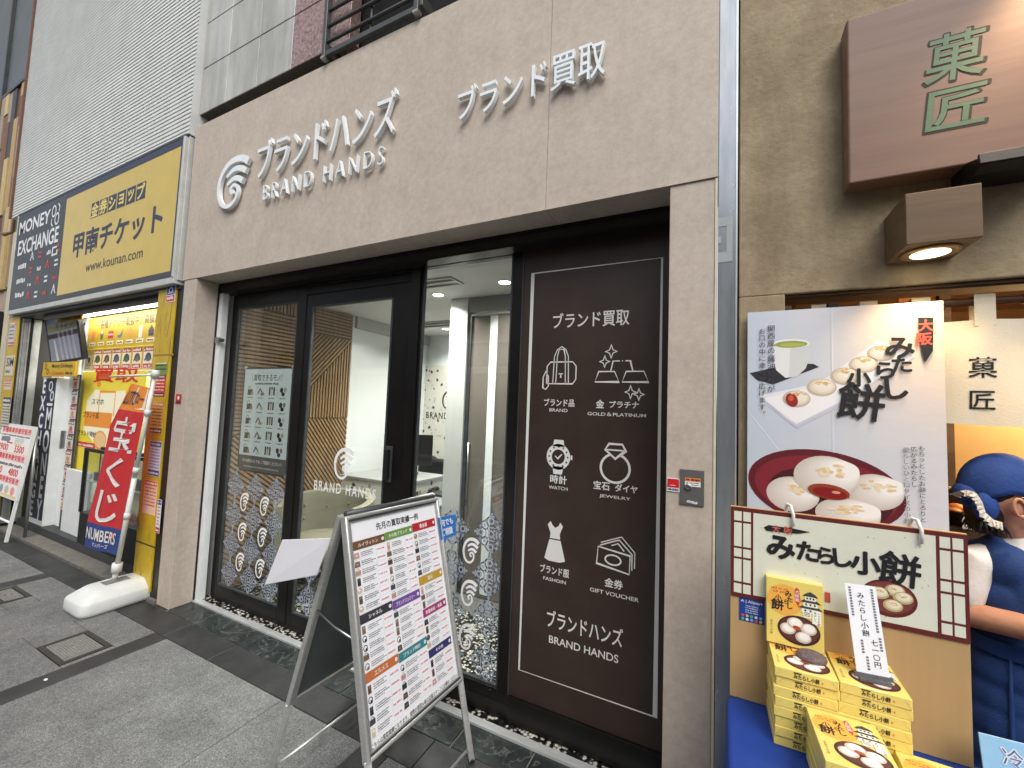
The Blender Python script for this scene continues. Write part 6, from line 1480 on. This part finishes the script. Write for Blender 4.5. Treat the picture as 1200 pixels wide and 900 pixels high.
# ================================================================ WORKER
PX, PY = 4.43, .10
def fused(name, shapes, parent, mt, voxel=.007, smooth=6, label=None):
    """shapes: list of ('t', path, radii) or ('e', centre, radii, matrix) fused into one continuous skin"""
    q = MB()
    for sh in shapes:
        if sh[0] == 't': q.tube(sh[1], sh[2], mt, 14)
        else: q.ell(sh[1], sh[2], mt, 20, 14, sh[3] if len(sh) > 3 else None)
        if sh[0] == 't':
            pth, rd = sh[1], sh[2]
            for c, r_ in ((pth[0], rd[0]), (pth[-1], rd[-1])): q.ell(c, (r_, r_, r_), mt, 12, 8)
    o = q.build(name, parent)
    md = o.modifiers.new('remesh', 'REMESH'); md.mode = 'VOXEL'; md.voxel_size = voxel; md.use_smooth_shade = True
    if smooth: m2 = o.modifiers.new('smooth', 'SMOOTH'); m2.iterations = smooth; m2.factor = .5
    dg = bpy.context.evaluated_depsgraph_get(); me = bpy.data.meshes.new_from_object(o.evaluated_get(dg))
    o.modifiers.clear(); old = o.data; o.data = me; bpy.data.meshes.remove(old)
    me.materials.clear(); me.materials.append(mt)
    return o
PE = thing('person', 'sweets shop worker in blue headscarf and blue apron dress with white blouse, facing right', 'person', (PX, PY, .02))
def _skin(n, l, b, tc):
    l.new(ramp(n, l, noise(n, l, tc.outputs['Object'], 14, 4, .6), [(.3, s(188, 132, 102)), (.7, s(208, 154, 124))]), b.inputs['Base Color'])
    b.inputs['Roughness'].default_value = .5; b.inputs['Subsurface Weight'].default_value = .08; b.inputs['Subsurface Radius'].default_value = (.01, .004, .002)
SKIN = ramp_mat('skin', _skin)
V3 = lambda x, y, z: Vector((PX+x, PY+y, z))
TA = math.radians(-66); TC = Vector((4.478, .150, 0))
def T3(x, y, z):
    """torso frame: x to her front, y to her left"""
    return Vector((TC.x+x*math.cos(TA)-y*math.sin(TA), TC.y+x*math.sin(TA)+y*math.cos(TA), z))
TM = Matrix.Rotation(TA, 4, 'Z')
HC = Vector((4.428, .125, 1.368))
body = [('e', HC, (.088, .070, .100)), ('e', HC+Vector((.022, 0, -.045)), (.062, .052, .062)),            # skull and jaw (facing +x)
        ('e', HC+Vector((.086, 0, -.012)), (.013, .011, .020)), ('e', HC+Vector((.094, 0, -.024)), (.011, .012, .009)),   # nose
        ('e', HC+Vector((.070, 0, -.086)), (.022, .028, .017)), ('e', HC+Vector((.080, 0, -.052)), (.009, .020, .006)), ('e', HC+Vector((.079, 0, -.062)), (.009, .018, .006)),
        ('e', HC+Vector((.072, 0, .022)), (.016, .05, .012)),
        ('t', [HC+Vector((-.012, .002, -.06)), T3(-.022, 0, 1.24), T3(-.015, 0, 1.17)], [.050, .052, .064]),          # neck
        ('e', T3(0, 0, 1.02), (.085, .135, .17), TM), ('e', T3(0, 0, .82), (.10, .150, .13), TM),
        ('t', [T3(-.01, -.06, 1.17), T3(-.01, -.138, 1.155)], [.045, .045]), ('t', [T3(-.01, .06, 1.17), T3(-.01, .138, 1.155)], [.045, .045])]
def arm(sh, el, wr, sy):
    body.append(('t', [sh, (sh+el)/2, el], [.046, .041, .037])); body.append(('t', [el, (el*.62+wr*.38), wr], [.037, .036, .025]))
    d = (wr-el).normalized(); sd = Vector((0, 0, 1)); nn = d.cross(sd).normalized()*sy
    pm = wr+d*.045; body.append(('t', [wr, pm+d*.015], [.024, .033]))
    for k, (L, dz) in enumerate(((.065, .022), (.073, .008), (.068, -.007), (.054, -.020))):
        b0 = pm+d*.03+sd*dz; b1 = b0+d*L*.55+nn*.006-sd*.004; b2 = b1+d*L*.30+nn*.018-sd*.014; body.append(('t', [pm+sd*dz*.8, b0, b1, b2], [.009, .0088, .008, .0066]))
    body.append(('t', [pm-d*.02+sd*.02, pm+d*.01+nn*.02+sd*.042, pm+d*.04+nn*.028+sd*.046], [.011, .0095, .0075]))
ARM_R = (T3(-.01, -.150, 1.150), T3(-.02, -.185, 1.000), Vector((4.555, -.135, 1.045)))
ARM_L = (T3(-.01, .150, 1.150), T3(-.01, .190, .985), Vector((4.66, -.06, 1.05)))
arm(*ARM_R, 1); arm(*ARM_L, -1)
for sy in (-1, 1): body.append(('t', [T3(0, .075*sy, .80), T3(.01, .08*sy, .45), T3(-.01, .08*sy, .07)], [.085, .055, .036])); body.append(('e', T3(.04, .08*sy, .055), (.11, .042, .034), TM))
for sy in (-1, 1):  # ears
    body.append(('e', HC+Vector((-.006, .071*sy, -.028)), (.015, .007, .027), Matrix.Rotation(.18, 4, 'Y')))
fused('body', body, PE, SKIN, .0055, 4)
for sy in (-1, 1):
    q = MB(); c = HC+Vector((-.006, .079*sy, -.028)); q.tube([c+Vector((.013*math.sin(a)-.004*math.cos(a), .001*sy, .027*math.cos(a))) for a in [-2.7+k*.36 for k in range(13)]], [.003+.0016*math.sin(k/12*PI) for k in range(13)], SKIN, 8); q.ell(c+Vector((.004, 0, -.024)), (.006, .004, .007), SKIN, 10, 8); q.build('ear_rim', PE)
    q = MB(); ec = HC+Vector((.074, .030*sy, .002)); q.ell(ec, (.009, .013, .0085), ink(236, 232, 226), 12, 8); q.ell(ec+Vector((.007, .002*sy, 0)), (.003, .006, .006), ink(40, 26, 20), 10, 6); q.build('eye', PE)
    q = MB(); q.tube([HC+Vector((.086, .016*sy, .020)), HC+Vector((.083, .03*sy, .025)), HC+Vector((.074, .046*sy, .022))], .003, ink(40, 30, 26), 6); q.build('eyebrow', PE)
q = MB(); q.tube([HC+Vector((.083, -.02, -.057)), HC+Vector((.0875, 0, -.056)), HC+Vector((.083, .02, -.057))], .0028, ink(170, 90, 84), 6); q.build('lips', PE)
HAIR = mat('black hair', s(30, 25, 23), .5, var=(40, .4), stretch=(8, 8, 1), bump=(140, .5))
hs = [('e', HC+Vector((-.052, 0, -.055)), (.042, .062, .062)), ('e', HC+Vector((-.050, 0, -.098)), (.036, .05, .030)), ('e', HC+Vector((-.02, 0, .02)), (.076, .0705, .086)), ('e', HC+Vector((.02, 0, .045)), (.062, .066, .05))]
fused('hair', hs, PE, HAIR, .006, 3)
rnd = random.Random(6); q = MB()
for k in range(90):
    y = rnd.uniform(-.06, .06); x = rnd.uniform(-.08, -.03); b0 = HC+Vector((x, y, -.08)); q.tube([b0, b0+Vector((rnd.uniform(-.01, .012), rnd.uniform(-.008, .008), -.025)), b0+Vector((rnd.uniform(-.015, .02), rnd.uniform(-.01, .01), -.042))], [.004, .003, .0006], HAIR, 5)
q.build('hair_ends', PE)
# glasses
q = MB(); GW = mat('thin pewter wire', s(120, 112, 104), .3, .9)
for sy in (-1, 1):
    c = HC+Vector((.094, .033*sy, -.002)); q.tube([c+Vector((0, .024*math.cos(a), .017*math.sin(a))) for a in [k*2*PI/18 for k in range(18)]], .0014, GW, 6, closed=True)
    q.tube([c+Vector((0, .024*sy, .004)), HC+Vector((.07, .072*sy, .002)), HC+Vector((-.002, .079*sy, .004)), HC+Vector((-.018, .08*sy, -.012))], .0016, GW, 6)
q.tube([HC+Vector((.094, -.009, 0)), HC+Vector((.097, 0, .003)), HC+Vector((.094, .009, 0))], .0014, GW, 6); q.build('glasses', PE)
# headscarf
SCARF = mat('blue scarf cotton', s(22, 60, 128), .8, var=(12, .12), bump=(90, .2))
q = MB(); vs = []; NA, NT = 36, 12
def scarf(a, t):
    """a around, t from the crown (0) to the hem (1)"""
    dx, dy = math.cos(a), math.sin(a)
    zh = .022-.014*abs(dy) if dx > 0 else .010-.060*dx*dx-.02*(1-abs(dy))
    th = t*math.acos(max(-.95, (zh-.012)/.122))
    rx = .096+(.008*(-dx) if dx < 0 else 0); r_ = (rx, .0795, .116)
    w = .003*math.sin(a*7+t*4)*t
    return HC+Vector((-.008+(r_[0]+w)*math.sin(th)*dx, (r_[1]+w)*math.sin(th)*dy, .012+r_[2]*math.cos(th)))
for sd in (0, 1):
    for i in range(NA):
        for j in range(NT+1):
            pnt = scarf(2*PI*i/NA, max(.02, j/NT)); vs.append(pnt if not sd else HC+(pnt-HC)*.965)
k = NA*(NT+1); fs = []
for i in range(NA):
    i2 = (i+1) % NA
    for j in range(NT):
        a = i*(NT+1)+j; b_ = i2*(NT+1)+j; fs.append((a, a+1, b_+1, b_)); fs.append((k+b_, k+b_+1, k+a+1, k+a))
    fs.append((i*(NT+1)+NT, k+i*(NT+1)+NT, k+i2*(NT+1)+NT, i2*(NT+1)+NT))
fs.append(tuple(i*(NT+1) for i in range(NA)))
q.raw(vs, fs, SCARF, True)
# pleat folds and the tail at the back
tail = [HC+Vector(v) for v in ((-.10, -.045, .05), (-.10, .045, .05), (-.155, .03, -.01), (-.165, -.03, -.03), (-.12, -.06, -.075), (-.095, .05, -.07))]
q.ell(HC+Vector((-.096, -.014, -.004)), (.034, .038, .030), SCARF, 16, 12, Matrix.Rotation(.6, 4, 'Y')); q.ell(HC+Vector((-.070, -.056, -.036)), (.030, .020, .044), SCARF, 14, 10)
q.build('headscarf', PE)
q = MB(); LACE = mat('white lace edging', s(204, 198, 188), .8, var=(60, .15), bump=(200, .6))
def ruffle(path, w, n=60):
    path = [HC+Vector(v) for v in path]; vs = []; fs = []
    for i in range(n+1):
        f = i/n*(len(path)-1); k = min(int(f), len(path)-2); c = path[k].lerp(path[k+1], f-k); tn = (path[k+1]-path[k]).normalized()
        sd = tn.cross(Vector((.25, -1, .15))).normalized(); wv = Vector((0, -.004*math.sin(i*1.5), 0))
        vs += [c-sd*w*.35, c+sd*w*(.55+.14*math.sin(i*1.3))+wv*1.5+Vector((0, -.005, 0))]
    for i in range(n): fs.append((2*i, 2*i+2, 2*i+3, 2*i+1))
    q.raw(vs, fs, LACE, False)
ruffle(((-.132, -.030, -.012), (-.118, -.062, .004), (-.104, -.080, .002), (-.096, -.088, -.020), (-.090, -.090, -.052), (-.070, -.088, -.074), (-.048, -.084, -.080)), .022)
o = q.build('lace_trim', PE); sd = o.modifiers.new('solid', 'SOLIDIFY'); sd.thickness = .0008
# blouse
BLO = mat('white blouse cotton', s(226, 220, 212), .8, var=(10, .05), bump=(120, .15))
bl = [('e', T3(0, 0, 1.05), (.098, .145, .135), TM)]
for A3, sy in ((ARM_R, -1), (ARM_L, 1)):
    sh, el, wr = A3; bl.append(('t', [T3(-.01, .05*sy, 1.175), sh+Vector((0, 0, .006)), sh.lerp(el, .45), sh.lerp(el, .62)], [.050, .052, .052, .050]))
bl.append(('t', [T3(-.018, 0, 1.225), T3(-.012, 0, 1.18)], [.060, .085]))
fused('blouse', bl, PE, BLO, .006, 5)
for sy in (-1, 1):
    q = MB(); q.raw([T3(.098, .004*sy, 1.115), T3(.072, .05*sy, 1.185), T3(.02, .076*sy, 1.232), T3(-.05, .070*sy, 1.245), T3(-.052, .088*sy, 1.215), T3(.03, .100*sy, 1.200), T3(.084, .072*sy, 1.150), T3(.104, .030*sy, 1.105)], [(0, 1, 6, 7), (1, 2, 5, 6), (2, 3, 4, 5)], BLO, True)
    o = q.build('collar', PE); sd = o.modifiers.new('solid', 'SOLIDIFY'); sd.thickness = .005; sb = o.modifiers.new('sub', 'SUBSURF'); sb.levels = 2; sb.render_levels = 2
# apron dress
DRS = mat('blue apron cotton', s(20, 54, 108), .8, var=(7, .14), bump=(160, .2))
dr2 = [('e', T3(0, 0, 1.02), (.108, .140, .15), TM), ('e', T3(0, 0, .93), (.108, .136, .09), TM), ('e', T3(0, 0, .84), (.125, .160, .10), TM), ('e', T3(0, 0, .77), (.13, .172, .12), TM), ('e', T3(0, 0, .70), (.14, .18, .16), TM), ('e', T3(0, 0, .62), (.145, .185, .16), TM), ('e', T3(0, 0, .54), (.15, .19, .16), TM), ('e', T3(0, 0, .45), (.155, .195, .10), TM)]
for sy in (-1, 1):
    dr2 += [('t', [T3(-.012, .085*sy, 1.222), T3(.055, .090*sy, 1.175), T3(.075, .080*sy, 1.08)], [.022, .034, .045]), ('t', [T3(-.015, .085*sy, 1.222), T3(-.070, .085*sy, 1.16), T3(-.06, .07*sy, 1.05)], [.022, .034, .05]), ('e', T3(.02, .085*sy, 1.15), (.082, .062, .075), TM), ('e', T3(-.03, .085*sy, 1.15), (.07, .058, .075), TM), ('e', T3(.02, .07*sy, 1.06), (.092, .085, .09), TM)]
fused('apron_dress', dr2, PE, DRS, .007, 6)
q = MB(); pts = [T3(.116*math.cos(a), .147*math.sin(a), .925) for a in [k*2*PI/28 for k in range(28)]]
q.raw([p_+Vector((0, 0, dz)) for dz in (-.022, -.018, .018, .022) for p_ in pts], [(r_*28+k, r_*28+(k+1) % 28, (r_+1)*28+(k+1) % 28, (r_+1)*28+k) for r_ in range(3) for k in range(28)], DRS, True)
q.build('waistband', PE)
for a0 in (-1.0, -.3, .4):
    q = MB(); q.tube([T3((.116+.014*k)*math.cos(a0+.02*k), (.150+.016*k)*math.sin(a0+.02*k), .905-.11*k) for k in range(4)], [.003, .0055, .006, .003], DRS, 8)
    q.build('skirt_pleat', PE)
for sy in (-1, 1):
    q = MB(); c = T3(.118, -.02, .925); q.tube([c+Vector((.028*sy*math.cos(k)-.0*sy, -.012, .018*math.sin(k))) for k in [j*2*PI/14 for j in range(14)]], .006, DRS, 8, closed=True); q.build('apron_bow', PE)

# ================================================================ STREET BEHIND THE CAMERA (seen in the glass and steel)
OB_ = thing('opposite_building', 'row of shops across the street reflected in the glass', 'building', (1, -8.2, 0))
q = MB(); q.box(-14, 14, -9, -8.2, 0, 6.2, mat('opposite wall', s(176, 170, 160), .8, var=(1.5, .15))); q.build('wall', OB_)
for k in range(6):
    x = -12+4.2*k; q = MB(); q.box(x, x+3.6, -8.24, -8.2, .1, 2.6, mat('dark shop window', s(110, 98, 84), .4, var=(2, .3))); f_ = q.build('window', OB_)
    q = MB(); q.box(x+.2, x+3.4, -8.26, -8.241, 1.9, 2.3, lamp('warm shop lights', (1, .78, .5), 5)); q.build('lit_strip', f_)
    q = MB(); q.box(x, x+3.7, -8.5+.2, -8.2, 2.8, 3.5, mat('shop sign %d' % (k % 3), s(*((200, 196, 186), (120, 50, 44), (60, 70, 84))[k % 3]), .5, var=(2, .05))); q.build('sign_band', OB_)
